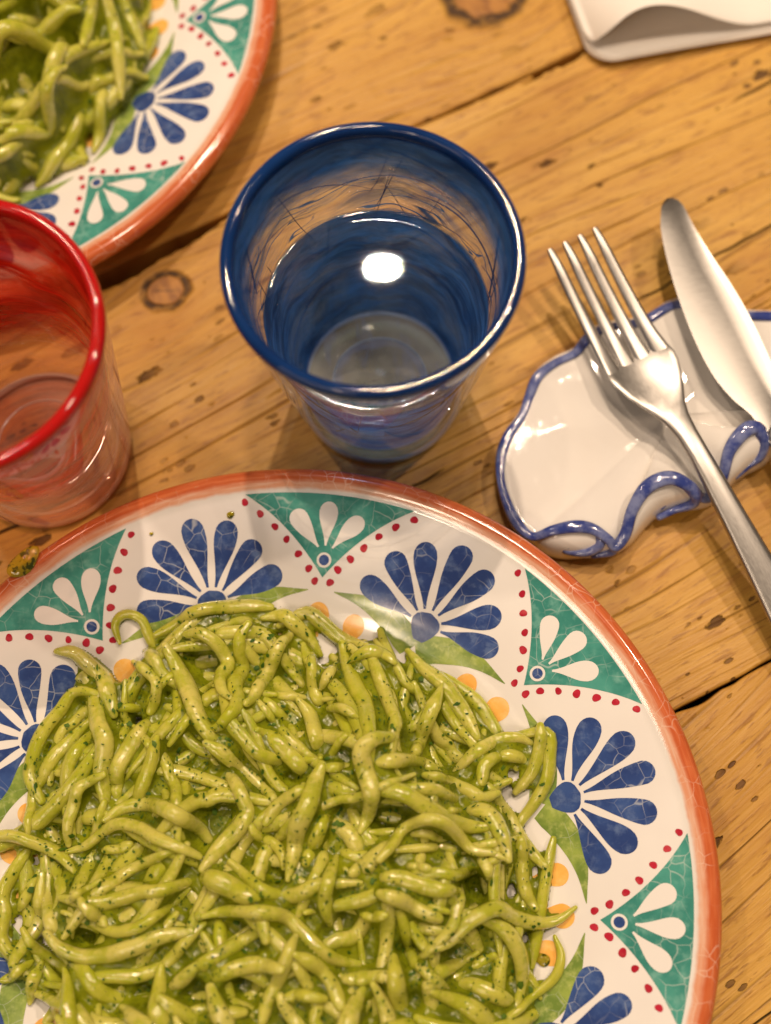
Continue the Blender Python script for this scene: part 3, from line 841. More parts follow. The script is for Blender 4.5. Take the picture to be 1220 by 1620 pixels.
def build_heap(P, traced, seed, n_deep, n_mid, n_top, rad, label, group, which, max_single, edge_fn=None):
    rr = random.Random(seed)
    prot = rr.uniform(0, 6)
    def lim(a):           # the near pile spreads further to the left
        return rad + (.0125 * math.exp(-((math.degrees(a) % 360 - 152) / 42) ** 2) if traced else 0.0)
    h = Heap(P, rad, lambda X, Y: np.where(np.hypot(X, Y) < rad - .006, mound(np.hypot(X, Y), rad=rad) - .0105, 0))
    core = h.H.copy()
    def scatter(n, rmax, dlo, dhi, llo, lhi, tangential=.0, sink=.4):
        for _ in range(n):
            r = rmax * math.sqrt(rr.random()); a = rr.uniform(0, 2 * PI)
            L = rr.uniform(llo, lhi); d = rr.uniform(dlo, dhi)
            ang = rr.uniform(0, PI)
            if r > rmax * .80: ang = a + PI / 2 + rr.uniform(-.6, .6)
            xy, R = random_piece(rr, r * math.cos(a), r * math.sin(a), ang, L, d)
            xy *= lim(a) / rad
            m = np.hypot(xy[:, 0], xy[:, 1]).max()
            if m > lim(a): xy *= lim(a) / m
            h.drape(xy, R, sink)
    scatter(n_deep, rad - .010, .0050, .0072, .030, .048)
    if traced:
        # outside the photo frame and in the gaps: free pieces; the photo's own pieces lie on top
        scatter(n_mid, rad - .004, .0042, .0056, .038, .060)
        for lev in (0, 1, 2):
            for pts, w, a, b, top, name in T:
                if top != lev: continue
                loc = []
                for x, y in pts:
                    z = .02
                    for _ in range(6):
                        q = U(x, y, z) - P
                        r_ = math.hypot(q.x, q.y)
                        z = max(float(mound(np.array(r_), rad=rad)) + .001 * lev, float(plate_z(r_)) + .003)
                    loc.append((q.x, q.y))
                if lev == 0:      # pieces seen only in part run on under their neighbours
                    l0 = np.array(loc); ln = np.linalg.norm(np.diff(l0, axis=0), axis=1).sum()
                    ex = max(0.0, min(.018, (.044 - ln) / 2))
                    d0 = l0[0] - l0[1]; d1 = l0[-1] - l0[-2]
                    bend = rr.uniform(-.5, .5)
                    e0 = l0[0] + ex * rot2(d0 / np.linalg.norm(d0), bend); e1 = l0[-1] + ex * rot2(d1 / np.linalg.norm(d1), bend * rr.choice((-1, 1)))
                    for e in (e0, e1):
                        m = np.hypot(*e)
                        if m > rad - .004: e *= (rad - .004) / m
                    loc = [tuple(e0)] + loc + [tuple(e1)] if ex > .002 else loc
                xy = catmull(loc, 26)
                dm = w * .392 / FPX * .90
                h.drape(xy, taper(26, dm, a, b, rr), (.62, .45, .38)[lev], 3, 0.0, name)
    else:
        scatter(n_mid, rad - .004, .0048, .0066, .028, .042)
    scatter_start = len(h.pieces)
    if not traced: scatter(n_top, rad - .010, .0048, .0064, .028, .044)
    elif n_top:
        # cover the part of the heap that lies outside the photograph the same way
        for _ in range(n_top):
            r = (rad - .008) * math.sqrt(rr.random()); a = rr.uniform(0, 2 * PI)
            w = P + Vector((r * math.cos(a), r * math.sin(a), .02)); x, y = px_of(w)
            if -15 < x < 1235 and y < 1600: continue
            xy, R = random_piece(rr, r * math.cos(a), r * math.sin(a), rr.uniform(0, PI), rr.uniform(.03, .05), rr.uniform(.0052, .007))
            h.drape(xy, R, .42)
    # ---- meshes
    scored = []
    for p in h.pieces:
        w = p['C'].mean(0) + np.array(P)
        x, y = px_of(w)
        inframe = -25 < x < 1245 and -25 < y < 1645
        p['vis'] = h.visible(p) if inframe else 0
        scored.append(p['vis'] * len(p['C']) * p['R'].mean() * np.linalg.norm(np.diff(p['C'], axis=0), axis=1).sum())
    order = np.argsort(scored)[::-1]
    single = set(int(i) for i in order[:max_single] if h.pieces[int(i)]['vis'] > .18)
    dv, df = [], []
    for i, p in enumerate(h.pieces):
        tw_ = rr.uniform(-9, 9); ph = rr.uniform(0, 6)
        if i in single:
            o_ = p['C'].mean(0); o_[2] = p['C'][:, 2].min()
            v, f = tube_data(p['C'] - o_, p['R'], 12, tw_, ph, .10)
            lab = SPECIAL.get(p['name']) or describe(p, P, which)
            add('pasta_piece', mesh('pasta_piece', v, f), PASTA, None, lab, 'pasta', group, None, loc=Vector(o_) + P)
        else:
            v, f = tube_data(p['C'], p['R'], 8, tw_, ph, .085, base=len(dv))
            dv += v; df += f
    add('pasta_heap', mesh('pasta_heap', dv, df), PASTA, None, 'mass of green pasta deep in the pile on the %s plate' % which, 'pasta', None, 'stuff', loc=P)
    # ---- sauce: fills the hollows between the pieces
    Hs = h.H
    def lo_hi(A, k, fn):
        B = A.copy()
        for dx in range(-k, k + 1):
            for dy in range(-k, k + 1):
                if dx * dx + dy * dy <= k * k + 1: B = fn(B, np.roll(np.roll(A, dx, 0), dy, 1))
        return B
    Bl = np.repeat(np.repeat(blur(blur(Hs[::2, ::2], 3), 4), 2, 0), 2, 1)[:h.n, :h.n]
    X, Y = h.X, h.Y
    wet = noise2(X, Y, 75, seed + 1) + .5 * noise2(X, Y, 210, seed + 4)          # where the sauce lies thick
    close = blur(lo_hi(lo_hi(Hs, 4, np.maximum), 4, np.minimum), 2)                   # bridges the crevices between neighbours
    S = np.maximum(Bl - .0019, close - np.clip(.0017 - .0011 * wet, .0006, .0034))
    S = S + .0003 * noise2(X, Y, 420, seed + 2)
    pil = blur((Hs > h.plate + .002).astype(float), 6)
    S = np.minimum(S, np.where(pil > .35, h.plate + np.clip((pil - .35) * .05, 0, .05), h.plate - .002))
    n = S.shape[0]
    S = np.where(pil > .85, np.maximum(S, core + .0004), S)
    keep = pil > .30
    ids = -np.ones((n, n), int)
    ids[keep] = np.arange(int(keep.sum()))
    vs = np.c_[X[keep], Y[keep], S[keep]]
    a, b, c2, d = ids[:-1, :-1], ids[1:, :-1], ids[1:, 1:], ids[:-1, 1:]
    ok = (a >= 0) & (b >= 0) & (c2 >= 0) & (d >= 0)
    fs = np.c_[a[ok], b[ok], c2[ok], d[ok]].tolist()
    add('pesto_sauce', mesh('pesto_sauce', vs.tolist(), fs), SAUCE, None, 'oily green pesto sauce between the pasta on the %s plate' % which, 'sauce', None, 'stuff', loc=P)
    # ---- chopped basil on everything
    top = np.maximum(Hs, S)
    gx, gy = np.gradient(blur(top, 1), h.CELL)
    fv, ff = [], []
    nfl = 12500 if traced else 2600
    r2 = np.random.default_rng(seed)
    clump = noise2(h.X, h.Y, 95, seed + 5)
    made = 0
    while made < nfl:
        a = r2.uniform(0, 2 * PI); r = (rad + (.010 if traced else 0)) * math.sqrt(r2.random())
        x, y = r * math.cos(a), r * math.sin(a)
        i, j = h.idx((x, y))
        made += 1
        if top[i, j] < h.plate[i, j] + .003: continue
        low = S[i, j] > Hs[i, j]
        if r2.random() < (.30 if low else .62) - .75 * clump[i, j]: continue
        N = np.array([-gx[i, j], -gy[i, j], 1.0]); 
        if abs(gx[i, j]) + abs(gy[i, j]) > 3: continue
        N /= np.linalg.norm(N)
        t1 = np.cross(N, (math.cos(a * 7), math.sin(a * 7), .1)); t1 /= np.linalg.norm(t1); t2 = np.cross(N, t1)
        sz = .00026 + .00050 * r2.random() ** 2.0 + (.0008 if r2.random() < .06 else 0)
        el = r2.uniform(.25, .8)
        c0 = np.array([x, y, top[i, j]]) + N * .00042
        b0 = len(fv); m = 5
        for q in range(m):
            an = 2 * PI * q / m + r2.uniform(-.3, .3); rd = sz * r2.uniform(.7, 1.2)
            fv.append((c0 + t1 * rd * math.cos(an) + t2 * rd * el * math.sin(an) + N * r2.uniform(-.00005, .00018)).tolist())
        fv.append((c0 + N * .00025).tolist())
        for q in range(m): ff.append((b0 + q, b0 + (q + 1) % m, b0 + m))
    add('chopped_basil', mesh('chopped_basil', fv, ff), BASIL, None, 'dark green chopped basil flecks over the pasta on the %s plate' % which, 'basil', None, 'stuff', loc=P)
    return h
heap1 = build_heap(P1, True, 5, 90, 80, 110, .0865, 'pesto-coated twisted pasta piece in the pile on the nearest plate', 'pasta pieces on the near plate', 'near', 225)
heap2 = build_heap(P2, False, 8, 130, 150, 150, .0925, 'blurred pesto-coated pasta piece in the pile on the farther plate', 'pasta pieces on the far plate', 'far', 70)

# ---- spilled oil drops
to = NT('pesto_oil')
oil = to.done(to.bsdf(Base_Color=to.mix(to.ramp(to.noise(to.coord(), 500, 3), .5, .62), (.62, .50, .02), (.08, .12, .01)), Roughness=.05, IOR=1.47, Transmission_Weight=.55, Coat_Weight=.5))
def drop(px, py, r, hgt, name, label, el=1.0, rz=0.0):
    q = U(px, py, .0195) - P1
    for _ in range(5):
        z = float(plate_z(math.hypot(q.x, q.y))) + .0005
        q = U(px, py, z) - P1
    vs, fs = [], []
    n, m = 20, 6
    for i in range(m + 1):
        a = i / m * PI / 2
        for k in range(n):
            b = 2 * PI * k / n
            rr = r * math.cos(a) * (1 + .12 * math.sin(2 * b + px) + .07 * math.sin(3 * b)) + 1e-6
            x, y = rr * math.cos(b), rr * el * math.sin(b)
            x, y = x * math.cos(rz) - y * math.sin(rz), x * math.sin(rz) + y * math.cos(rz)
            zz = float(plate_z(math.hypot(q.x + x, q.y + y))) - z + .0005
            vs.append((x, y, zz + hgt * math.sin(a)))
    for i in range(m):
        for k in range(n):
            fs.append((i * n + k, i * n + (k + 1) % n, (i + 1) * n + (k + 1) % n, (i + 1) * n + k))
    fs.append(tuple(m * n + k for k in range(n)))
    add(name, mesh(name, vs, fs), oil, None, label, 'oil drop', loc=P1 + Vector((q.x, q.y, z)))
drop(38, 890, .0062, .0016, 'oil_drop', 'large yellow-green oil drop on the terracotta rim at the left border', .62, .6)
drop(365, 815, .0012, .0005, 'oil_drop', 'tiny oil drop beside a teal triangle corner on the near plate rim')
drop(240, 845, .0006, .0003, 'oil_drop', 'faint speck of oil above the left blue flower of the near plate')
drop(858, 1518, .0024, .0009, 'oil_drop', 'small round oil drop on an orange petal, right of the near pile', .8)

# ================================================================== drinking glasses
def thin_glass(t, tint, ior=1.46, wet=None, ior_wet=1.10):
    """thin clear wall: straight transmission plus Fresnel mirror reflection on both faces"""
    back = t.n('ShaderNodeNewGeometry').outputs['Backfacing']
    fr = t.n('ShaderNodeFresnel')
    if wet is None:
        front = ior
    else:                      # below the water line the two media nearly match
        front = t.ramp(t.sep(t.coord())[2], wet - .0003, wet, ior_wet, ior)
    t.put(fr.inputs['IOR'], t.math('ADD', t.math('MULTIPLY', front, t.math('SUBTRACT', 1.0, back)), t.math('MULTIPLY', t.math('DIVIDE', 1.0, front), back)))
    tp = t.n('ShaderNodeBsdfTransparent'); t.put(tp.inputs['Color'], tint if not isinstance(tint, tuple) else (*tint, 1))
    gl = t.n('ShaderNodeBsdfGlossy'); gl.inputs['Roughness'].default_value = .015; gl.inputs['Color'].default_value = (1, 1, 1, 1)
    mx = t.n('ShaderNodeMixShader'); t.put(mx.inputs[0], fr.outputs[0])
    t.t.links.new(tp.outputs[0], mx.inputs[1]); t.t.links.new(gl.outputs[0], mx.inputs[2])
    return mx

def glass_mats(kind, level):
    if kind == 'blue':
        deep, mid, tint = (.012, .070, .29), (.050, .215, .76), (.17, .40, .90)
    else:
        deep, mid, tint = (.40, .004, .004), (.82, .040, .016), (1.0, .32, .16)
    t = NT(kind + '_rim_glass'); co = t.coord()
    n = t.noise(co, 60, 3)
    rim = t.done(t.bsdf(Base_Color=t.mix(n, *(((.002, .013, .075), (.006, .040, .165)) if kind == 'blue' else (deep, (.46, .012, .010)))), Roughness=.04, IOR=1.5, Specular_IOR_Level=.35))
    t = NT(kind + '_clear_glass')
    hz = t.n('ShaderNodeBsdfDiffuse'); hz.inputs['Color'].default_value = (.62, .66, .80, 1) if kind == 'blue' else (.95, .58, .46, 1)
    hx = t.n('ShaderNodeMixShader'); t.put(hx.inputs[0], t.ramp(t.noise(t.mapping(t.coord(), (25, 25, 90)), 1.0, 4), .36, .70, *((.02, .20) if kind == 'blue' else (.10, .38))))
    low_t = (.52, .72, .96) if kind == 'blue' else (1.0, .70, .58)
    oz = t.ramp(t.sep(t.coord())[2], .022, .050)
    t.t.links.new(thin_glass(t, t.mix(oz, low_t, (.975, .975, .97))).outputs[0], hx.inputs[1]); t.t.links.new(hz.outputs[0], hx.inputs[2])
    outer = t.done(hx)
    # inside of the wall: wisps and threads of colour melted into it
    t = NT(kind + '_wispy_glass'); co = t.coord(); s = t.sep(co)
    z = s[2]
    ang = t.math('ARCTAN2', s[1], s[0])
    flat = t.comb(t.math('MULTIPLY', ang, .036), z, 0.0)          # unrolled wall
    rad = t.math('SQRT', t.math('ADD', t.math('MULTIPLY', s[0], s[0]), t.math('MULTIPLY', s[1], s[1])))
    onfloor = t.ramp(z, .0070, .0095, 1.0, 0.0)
    fl2 = t.comb(t.math('MULTIPLY', s[0], 1.0), s[1], .5)
    sw = t.noise(flat, 32, 2, out='Color')
    wv = t.vmath('ADD', flat, t.vmath('MULTIPLY', t.vmath('SUBTRACT', sw, (.5, .5, .5)), (.030, .022, 0)))
    def strands(rot, sx, sy, lo, hi, loc=0.0, det=4):
        return t.ramp(t.noise(t.mapping(wv, (sx, sy, 1), loc=(loc, loc * .7, 0), rot=(0, 0, rot)), 1.0, det, .62), lo, hi)
    veil = strands(.22, 16, 90, .46, .70, 1.0)
    veil2 = strands(-.45, 22, 110, .52, .74, 4.0)
    def threads(rot, sx, sy, wdt, loc, lo, hi):
        n = t.noise(t.mapping(wv, (sx, sy, 1), loc=(loc, loc * .7, 0), rot=(0, 0, rot)), 1.0, 1, .5)
        ln = t.ramp(t.math('ABSOLUTE', t.math('SUBTRACT', n, .5)), 0.0, wdt, 1.0, 0.0)
        return t.math('MULTIPLY', ln, t.ramp(t.noise(t.mapping(flat, (45, 45, 1), loc=(loc, 0, 0)), 1.0, 2), lo, hi))
    hair = threads(.55, 14, 130, .013, 7.0, .34, .52)
    hair2 = threads(-.95, 16, 110, .011, 2.0, .38, .55)
    hair3 = threads(.10, 10, 150, .015, 9.0, .33, .50)
    hair = t.math('MAXIMUM', hair, t.math('MULTIPLY', strands(.35, 40, 900, .52, .66, 3.0, 3), t.ramp(z, .062, .088, .15, .75)))
    wob = t.noise(t.mapping(flat, (60, 160, 1)), 1.0, 4, .65)
    rimz = t.math('ADD', z, t.math('MULTIPLY', t.math('SUBTRACT', wob, .5), .022))
    nearrim = t.ramp(rimz, .068, .0920, 0.0, .95)
    m = t.math('MAXIMUM', t.math('MULTIPLY', veil, .62), t.math('MULTIPLY', veil2, .50))
    hairs = t.math('MAXIMUM', t.math('MULTIPLY', hair, .88), t.math('MAXIMUM', t.math('MULTIPLY', hair2, .88), t.math('MULTIPLY', hair3, .85)))
    if kind == 'blue':
        m = t.math('MULTIPLY', m, t.ramp(z, .060, .082, .50, 1.1))
        low = t.ramp(t.math('ADD', z, t.math('MULTIPLY', t.math('SUBTRACT', wob, .5), .004)), .0625, .0655, .97, 0.0)
        m = t.math('MAXIMUM', m, t.math('MULTIPLY', low, t.ramp(t.noise(t.mapping(wv, (26, 60, 1)), 1.0, 4, .6), .30, .62, .74, 1.0)))
    else:
        fade = t.ramp(t.math('ADD', z, t.math('MULTIPLY', t.math('SUBTRACT', wob, .5), .03)), .022, .056)
        m = t.math('MULTIPLY', t.math('ADD', t.math('MULTIPLY', m, .9), .62), fade)
        nearrim = t.ramp(rimz, .054, .0900, 0.0, .95); hairs = t.math('MULTIPLY', hairs, fade)
    m = t.math('MAXIMUM', m, nearrim)
    m = t.math('MAXIMUM', m, hairs)
    # on the floor of the glass only a faint swirl
    ring = t.math('ABSOLUTE', t.math('SUBTRACT', t.math('ADD', rad, t.math('MULTIPLY', t.math('SUBTRACT', t.noise(fl2, 60, 2), .5), .010)), .0155))
    swirl = t.math('MAXIMUM', t.ramp(ring, .0004, .0020, .60, 0.0), t.ramp(t.noise(t.mapping(fl2, (50, 150, 1), rot=(0, 0, .7)), 1.0, 3), .58, .70, 0, .35))
    if kind == 'red': swirl = t.math('MULTIPLY', swirl, .12)
    caustic_milk = t.math('MULTIPLY', onfloor, t.ramp(t.noise(t.mapping(fl2, (60, 60, 1)), 1.0, 3), .30, .70, .18, .42) if kind == 'blue' else .03)  # cream floor: pale glass plus painted-in brightness of light focused through it
    m = t.math('ADD', t.math('MULTIPLY', m, t.math('SUBTRACT', 1.0, onfloor)), t.math('MULTIPLY', swirl, onfloor))
    g = thin_glass(t, t.mix(m, (.97, .975, .975), tint), 1.46, level)
    pig = t.n('ShaderNodeBsdfDiffuse'); tl = t.n('ShaderNodeBsdfTranslucent')
    tone = t.noise(t.mapping(wv, (30, 120, 1)), 1.0, 4, .65)
    t.put(pig.inputs['Color'], t.mix(t.ramp(tone, .30, .70), deep, mid)); t.put(tl.inputs['Color'], t.mix(t.ramp(tone, .3, .7), deep, tuple(min(1, c * 1.5) for c in mid)))
    mx = t.n('ShaderNodeMixShader'); mx.inputs[0].default_value = .45
    t.t.links.new(pig.outputs[0], mx.inputs[1]); t.t.links.new(tl.outputs[0], mx.inputs[2])
    mx2 = t.n('ShaderNodeMixShader'); t.put(mx2.inputs[0], t.math('MULTIPLY', m, .97))
    t.t.links.new(g.outputs[0], mx2.inputs[1]); t.t.links.new(mx.outputs[0], mx2.inputs[2])
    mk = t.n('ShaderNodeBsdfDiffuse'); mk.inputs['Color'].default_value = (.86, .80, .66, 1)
    mx3 = t.n('ShaderNodeMixShader'); t.put(mx3.inputs[0], caustic_milk)
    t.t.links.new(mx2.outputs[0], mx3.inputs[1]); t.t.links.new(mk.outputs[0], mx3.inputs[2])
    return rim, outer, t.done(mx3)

RB, RT, GH = .0302, .0436, .1000
def r_in(z): return .0274 + (.0404 - .0274) * (z - .014) / (.096 - .014)
def water_mat(level):
    t = NT('drinking_water')
    return t.done(thin_glass(t, (.985, .988, .985), 1.33, level - .0022, 1.0005))
def make_glass(kind, x, y, level, label, wlabel, rz):
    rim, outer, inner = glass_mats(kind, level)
    root = add('drinking_glass', None, label=label, cat='glass', group='coloured tumblers', loc=(x, y, .0006), rotz=rz)
    prof_o = [(0, .0022), (.022, .0018), (.0262, .0006), (.0282, .0002), (.0296, .0010), (RB, .0032)]
    prof_o += [(RB + (RT - RB) * k / 10, .0032 + (.0965 - .0032) * k / 10) for k in range(1, 11)]
    prof_t = [(.0434, .0990), (.0420, .0998), (.0406, .0990)]
    prof_i = [(r_in(.0965 - (.0965 - .0165) * k / 14), .0965 - (.0965 - .0165) * k / 14) for k in range(15)] + [(r_in(.0100), .0095), (.0256, .0072), (.0235, .0064), (.012, .0061), (0, .0060)]
    me = lathe('wall', prof_o + prof_t + prof_i, 128)
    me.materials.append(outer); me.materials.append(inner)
    no = (len(prof_o) + len(prof_t) - 2)
    zin = []
    for p in me.polygons:
        c = p.center; r = math.hypot(c.x, c.y)
        is_in = (c.z > .0056 and r < r_in(max(c.z, .0085)) + .0006)
        p.material_index = 1 if is_in else 0
    add('wall', me, None, root)
    # dark glass threads melted into the wall, and the moulded rings of the foot
    gr = random.Random(len(kind) * 7)
    tm = NT(kind + '_glass_thread')
    tc = (.004, .022, .10) if kind == 'blue' else (.26, .004, .006)
    tm = tm.done(tm.bsdf(Base_Color=tc, Roughness=.25))
    for q in range(64 if kind == 'blue' else 26):
        if gr.random() < .62:       # long slanting threads high on the wall
            a0 = gr.uniform(0, 2 * PI); da = gr.uniform(.5, 1.9) * gr.choice((-1, 1)); z0 = gr.uniform(.060, .094); dz = gr.uniform(-.026, .012)
        else:                       # short steep threads
            a0 = gr.uniform(0, 2 * PI); da = gr.uniform(-.35, .35); z0 = gr.uniform(.066, .096); dz = gr.uniform(-.034, -.012)
        if kind == 'blue' and q % 4 == 0: z0 = gr.uniform(.020, .060); dz = gr.uniform(-.012, .018)
        f1, p1_, a1 = gr.uniform(3, 7), gr.uniform(0, 6), gr.uniform(.0006, .0022)
        C = []
        for tt in np.linspace(0, 1, 22):
            zz = min(max(z0 + dz * tt + a1 * math.sin(f1 * tt + p1_), .012), .0965)
            rr_ = r_in(zz) + .0003
            C.append((rr_ * math.cos(a0 + da * tt), rr_ * math.sin(a0 + da * tt), zz))
        rd = gr.choice((.00010, .00013, .00017, .00024))
        v, f = tube_data(C, np.interp(np.linspace(0, 1, 22), [0, .2, .8, 1], [rd * .3, rd, rd, rd * .3]), 6)
        add('glass_thread', mesh('glass_thread', v, f), tm, root)
    fm = NT(kind + '_foot_glass')
    fm = fm.done(fm.bsdf(Base_Color=(.55, .66, .80) if kind == 'blue' else (.80, .55, .46), Roughness=.06, Transmission_Weight=.35, Coat_Weight=.5))
    for r0, rd, zz in ((.0286, .0009, .0016), (.0262, .0006, .0074), (.0168, .0004, .0064)):
        C = [(r0 * math.cos(2 * PI * q / 72), r0 * math.sin(2 * PI * q / 72), zz) for q in range(73)]
        v, f = tube_data(C, [rd] * 73, 8)
        add('foot_ring', mesh('foot_ring', v, f), fm, root)
    # rim ring
    n, k = 128, 14
    vs, fs = [], []
    for i in range(n):
        a = 2 * PI * i / n
        zz = .0003 * math.sin(2 * a + 1) + .0002 * math.sin(3 * a)
        for j in range(k):
            b = 2 * PI * j / k
            r = .0420 + .0020 * math.cos(b); z = .0988 + zz + (.0021 if math.sin(b) > 0 else .0042) * math.sin(b)
            vs.append((r * math.cos(a), r * math.sin(a), z))
    for i in range(n):
        for j in range(k):
            fs.append((i * k + j, ((i + 1) % n) * k + j, ((i + 1) % n) * k + (j + 1) % k, i * k + (j + 1) % k))
    add('rim', mesh('rim', vs, fs), rim, root)
    # water
    e = -.0002
    w = [(0, .0064), (.0233, .0068), (.0254, .0076), (r_in(.0100) - .0003, .0099)] + [(r_in(.0165 + (level - .0165) * q / 8) + e, .0165 + (level - .0165) * q / 8) for q in range(9)]
    rl = r_in(level)
    w += [(rl - .0003, level - .0014), (rl - .0006, level - .0015), (rl - .004, level - .0015), (rl * .6, level - .0015), (0, level - .0015)]
    add('drinking_water', lathe('drinking_water', w, 128), water_mat(level), None, wlabel, 'water', loc=(x, y, .0006), rotz=rz)
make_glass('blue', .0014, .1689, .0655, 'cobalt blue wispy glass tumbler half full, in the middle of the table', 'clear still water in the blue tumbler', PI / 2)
make_glass('red', -.1191, .1539, .0300, 'red-rimmed wispy glass tumbler cut by the left photo border', 'shallow clear water at the bottom of the red tumbler', PI / 2 + .5)

# ================================================================== ceramic cutlery rest
def Q(x, y, z):            # crop-4 pixels -> world
    return U(760 + x / 2.5304, 280 + y / 2.5304, z)
ring = [  # ridge x,y, ridge z (mm), foot x,y
    (785, 510, 8, 780, 492), (660, 575, 8.5, 655, 560), (590, 590, 8, 588, 575), (500, 605, 8, 498, 588), (430, 645, 8.5, 425, 625), (380, 705, 9, 372, 690),
    (300, 745, 9.5, 292, 728), (230, 800, 9.5, 218, 785), (195, 880, 9, 180, 870), (165, 960, 9, 148, 950), (115, 1030, 9, 98, 1020), (85, 1110, 9, 60, 1110),
    (80, 1200, 9, 66, 1220), (105, 1300, 9, 85, 1310), (150, 1390, 9, 125, 1400), (210, 1440, 9.5, 190, 1470), (290, 1415, 12, 260, 1515), (380, 1400, 13, 330, 1533),
    (450, 1410, 13, 420, 1530), (510, 1450, 12, 490, 1523), (540, 1480, 9.5, 545, 1510), (580, 1430, 12, 600, 1475), (610, 1330, 15, 660, 1410), (670, 1240, 17, 720, 1362),
    (760, 1205, 18, 800, 1345), (840, 1240, 16.5, 870, 1335), (890, 1285, 12, 920, 1318), (945, 1262, 10, 960, 1290), (975, 1180, 13, 1010, 1235), (1000, 1090, 16, 1060, 1200),
    (1060, 1015, 18, 1100, 1180), (1110, 1005, 17.5, 1140, 1155), (1160, 1050, 12, 1180, 1110), (1200, 1040, 10, 1218, 1085), (1240, 970, 13, 1270, 1040), (1310, 900, 17, 1345, 990),
    (1375, 890, 16, 1405, 945), (1430, 920, 11, 1448, 935), (1475, 860, 9, 1500, 860), (1492, 760, 9, 1517, 755), (1470, 660, 9, 1492, 648), (1400, 590, 9, 1410, 570),
    (1300, 560, 8.5, 1305, 542), (1170, 558, 8, 1165, 543), (1060, 553, 8, 1058, 538), (930, 528, 8, 925, 511)]
NR = 240
ridge = catmull_closed([tuple(Q(a, b, c * .001)) for a, b, c, d, e in ring], NR)
foot = catmull_closed([tuple(Q(d, e, .0012)) for a, b, c, d, e in ring], NR)
cen = np.array(Q(760, 950, .0062))
vs, fs = [], []
rings = []
ts = np.linspace(0, 1, 22)[1:]
vs.append(tuple(cen))
for t in ts:
    p = cen[None] * (1 - t) + ridge * t
    zc = cen[2] + (ridge[:, 2] - cen[2]) * (t ** 2.3)
    p[:, 2] = zc + .0009 * np.sin(t * PI) * np.sin(np.arange(NR) / NR * 2 * PI * 5 + 1.2)
    rings.append(p)
for t, bulge in ((.18, .55), (.42, .80), (.68, .95), (.88, 1.0), (1.0, .97)):
    p = ridge * (1 - t) + foot * t
    xy = ridge[:, :2] * (1 - bulge) + foot[:, :2] * bulge
    p[:, :2] = xy; p[:, 2] = ridge[:, 2] * (1 - t) + .0010 * t
    rings.append(p)
for p in rings:
    vs += [tuple(q) for q in p]
for k in range(NR): fs.append((0, 1 + k, 1 + (k + 1) % NR))
for i in range(len(rings) - 1):
    a, b = 1 + i * NR, 1 + (i + 1) * NR
    for k in range(NR):
        k2 = (k + 1) % NR
        fs.append((a + k, b + k, b + k2, a + k2))
fs.append(tuple(1 + (len(rings) - 1) * NR + k for k in reversed(range(NR))))
org = Vector((cen[0], cen[1], 0))
t = NT('white_ceramic_glaze'); co = t.coord()
wc = t.done(t.bsdf(Base_Color=t.mix(t.noise(co, 45, 3), (.80, .755, .70), (.86, .825, .775)), Roughness=.07, IOR=1.52, Coat_Weight=.5, Coat_Roughness=.03,
                   Normal=t.bump(t.noise(co, 70, 2), .22, .002)))
t = NT('blue_ceramic_glaze'); co = t.coord()
n1 = t.noise(co, 160, 4, .65)
bc = t.done(t.bsdf(Base_Color=t.mix(t.ramp(n1, .35, .68), (.030, .050, .235), (.20, .235, .43)), Roughness=.10, IOR=1.52, Coat_Weight=.5, Coat_Roughness=.04,
                   Normal=t.bump(t.noise(co, 240, 3), .15, .001)))
rest = add('cutlery_rest', None, label='glossy white ceramic cutlery rest with blue wave edging under the fork and knife', cat='cutlery rest', loc=org)
add('dish', mesh('dish', [tuple(Vector(v) - org) for v in vs], fs), wc, rest)
# blue edging: a raised flattened line along the whole ridge
RD = np.vstack([ridge, ridge[:1]])
RD = RD + np.array([0, 0, .0002])
w = .0018 + .0009 * np.clip((RD[:, 2] - .009) / .008, 0, 1) + .00025 * np.sin(np.arange(len(RD)) * .37)
v, f = tube_data(RD - np.array(org), w * .92, 12, flat=.50)
add('blue_edging', mesh('blue_edging', v, f), bc, rest)
def stroke(pts, r0, r1):
    C = catmull([tuple(Q(x, y, z * .001) - org) for x, y, z in pts], 26)
    v, f = tube_data(C, np.interp(np.linspace(0, 1, 26), [0, .3, .75, 1], [r0, r0, r1, r1 * .9]), 10, flat=.8)
    add('wave_scroll', mesh('wave_scroll', v, f), bc, rest)
stroke([(480, 1425, 12), (478, 1470, 10), (430, 1500, 7.5), (370, 1500, 6.5), (338, 1490, 6.8), (352, 1474, 8.2)], .0019, .0016)
stroke([(540, 1482, 9.5), (520, 1500, 7), (450, 1515, 5)], .0018, .0013)
stroke([(820, 1225, 17), (862, 1275, 14), (845, 1310, 10.5), (780, 1332, 8), (715, 1362, 6.5)], .0022, .0014)
stroke([(800, 1268, 12.5), (760, 1290, 10.5), (725, 1325, 8.5)], .0010, .0008)
stroke([(1110, 1008, 17.5), (1136, 1055, 15), (1120, 1115, 11), (1065, 1160, 8), (1020, 1200, 6.5)], .0022, .0014)
stroke([(1070, 1085, 12.5), (1050, 1120, 10.5), (1030, 1160, 8.5)], .0010, .0008)
stroke([(1380, 895, 16), (1400, 925, 12), (1370, 960, 9), (1310, 990, 7)], .0020, .0014)

# ================================================================== cutlery
t = NT('satin_steel'); co = t.coord()
br = t.noise(t.mapping(co, (90, 2600, 2600)), 1.0, 2, .6)
STEEL = t.done(t.bsdf(Base_Color=t.mix(br, (.40, .38, .355), (.46, .44, .415)), Metallic=1.0, Roughness=t.ramp(br, .3, .7, .34, .40)))

def steel_mesh(name, v, f):
    me = mesh(name, v, f)
    me.set_sharp_from_angle(angle=math.radians(55))
    return me

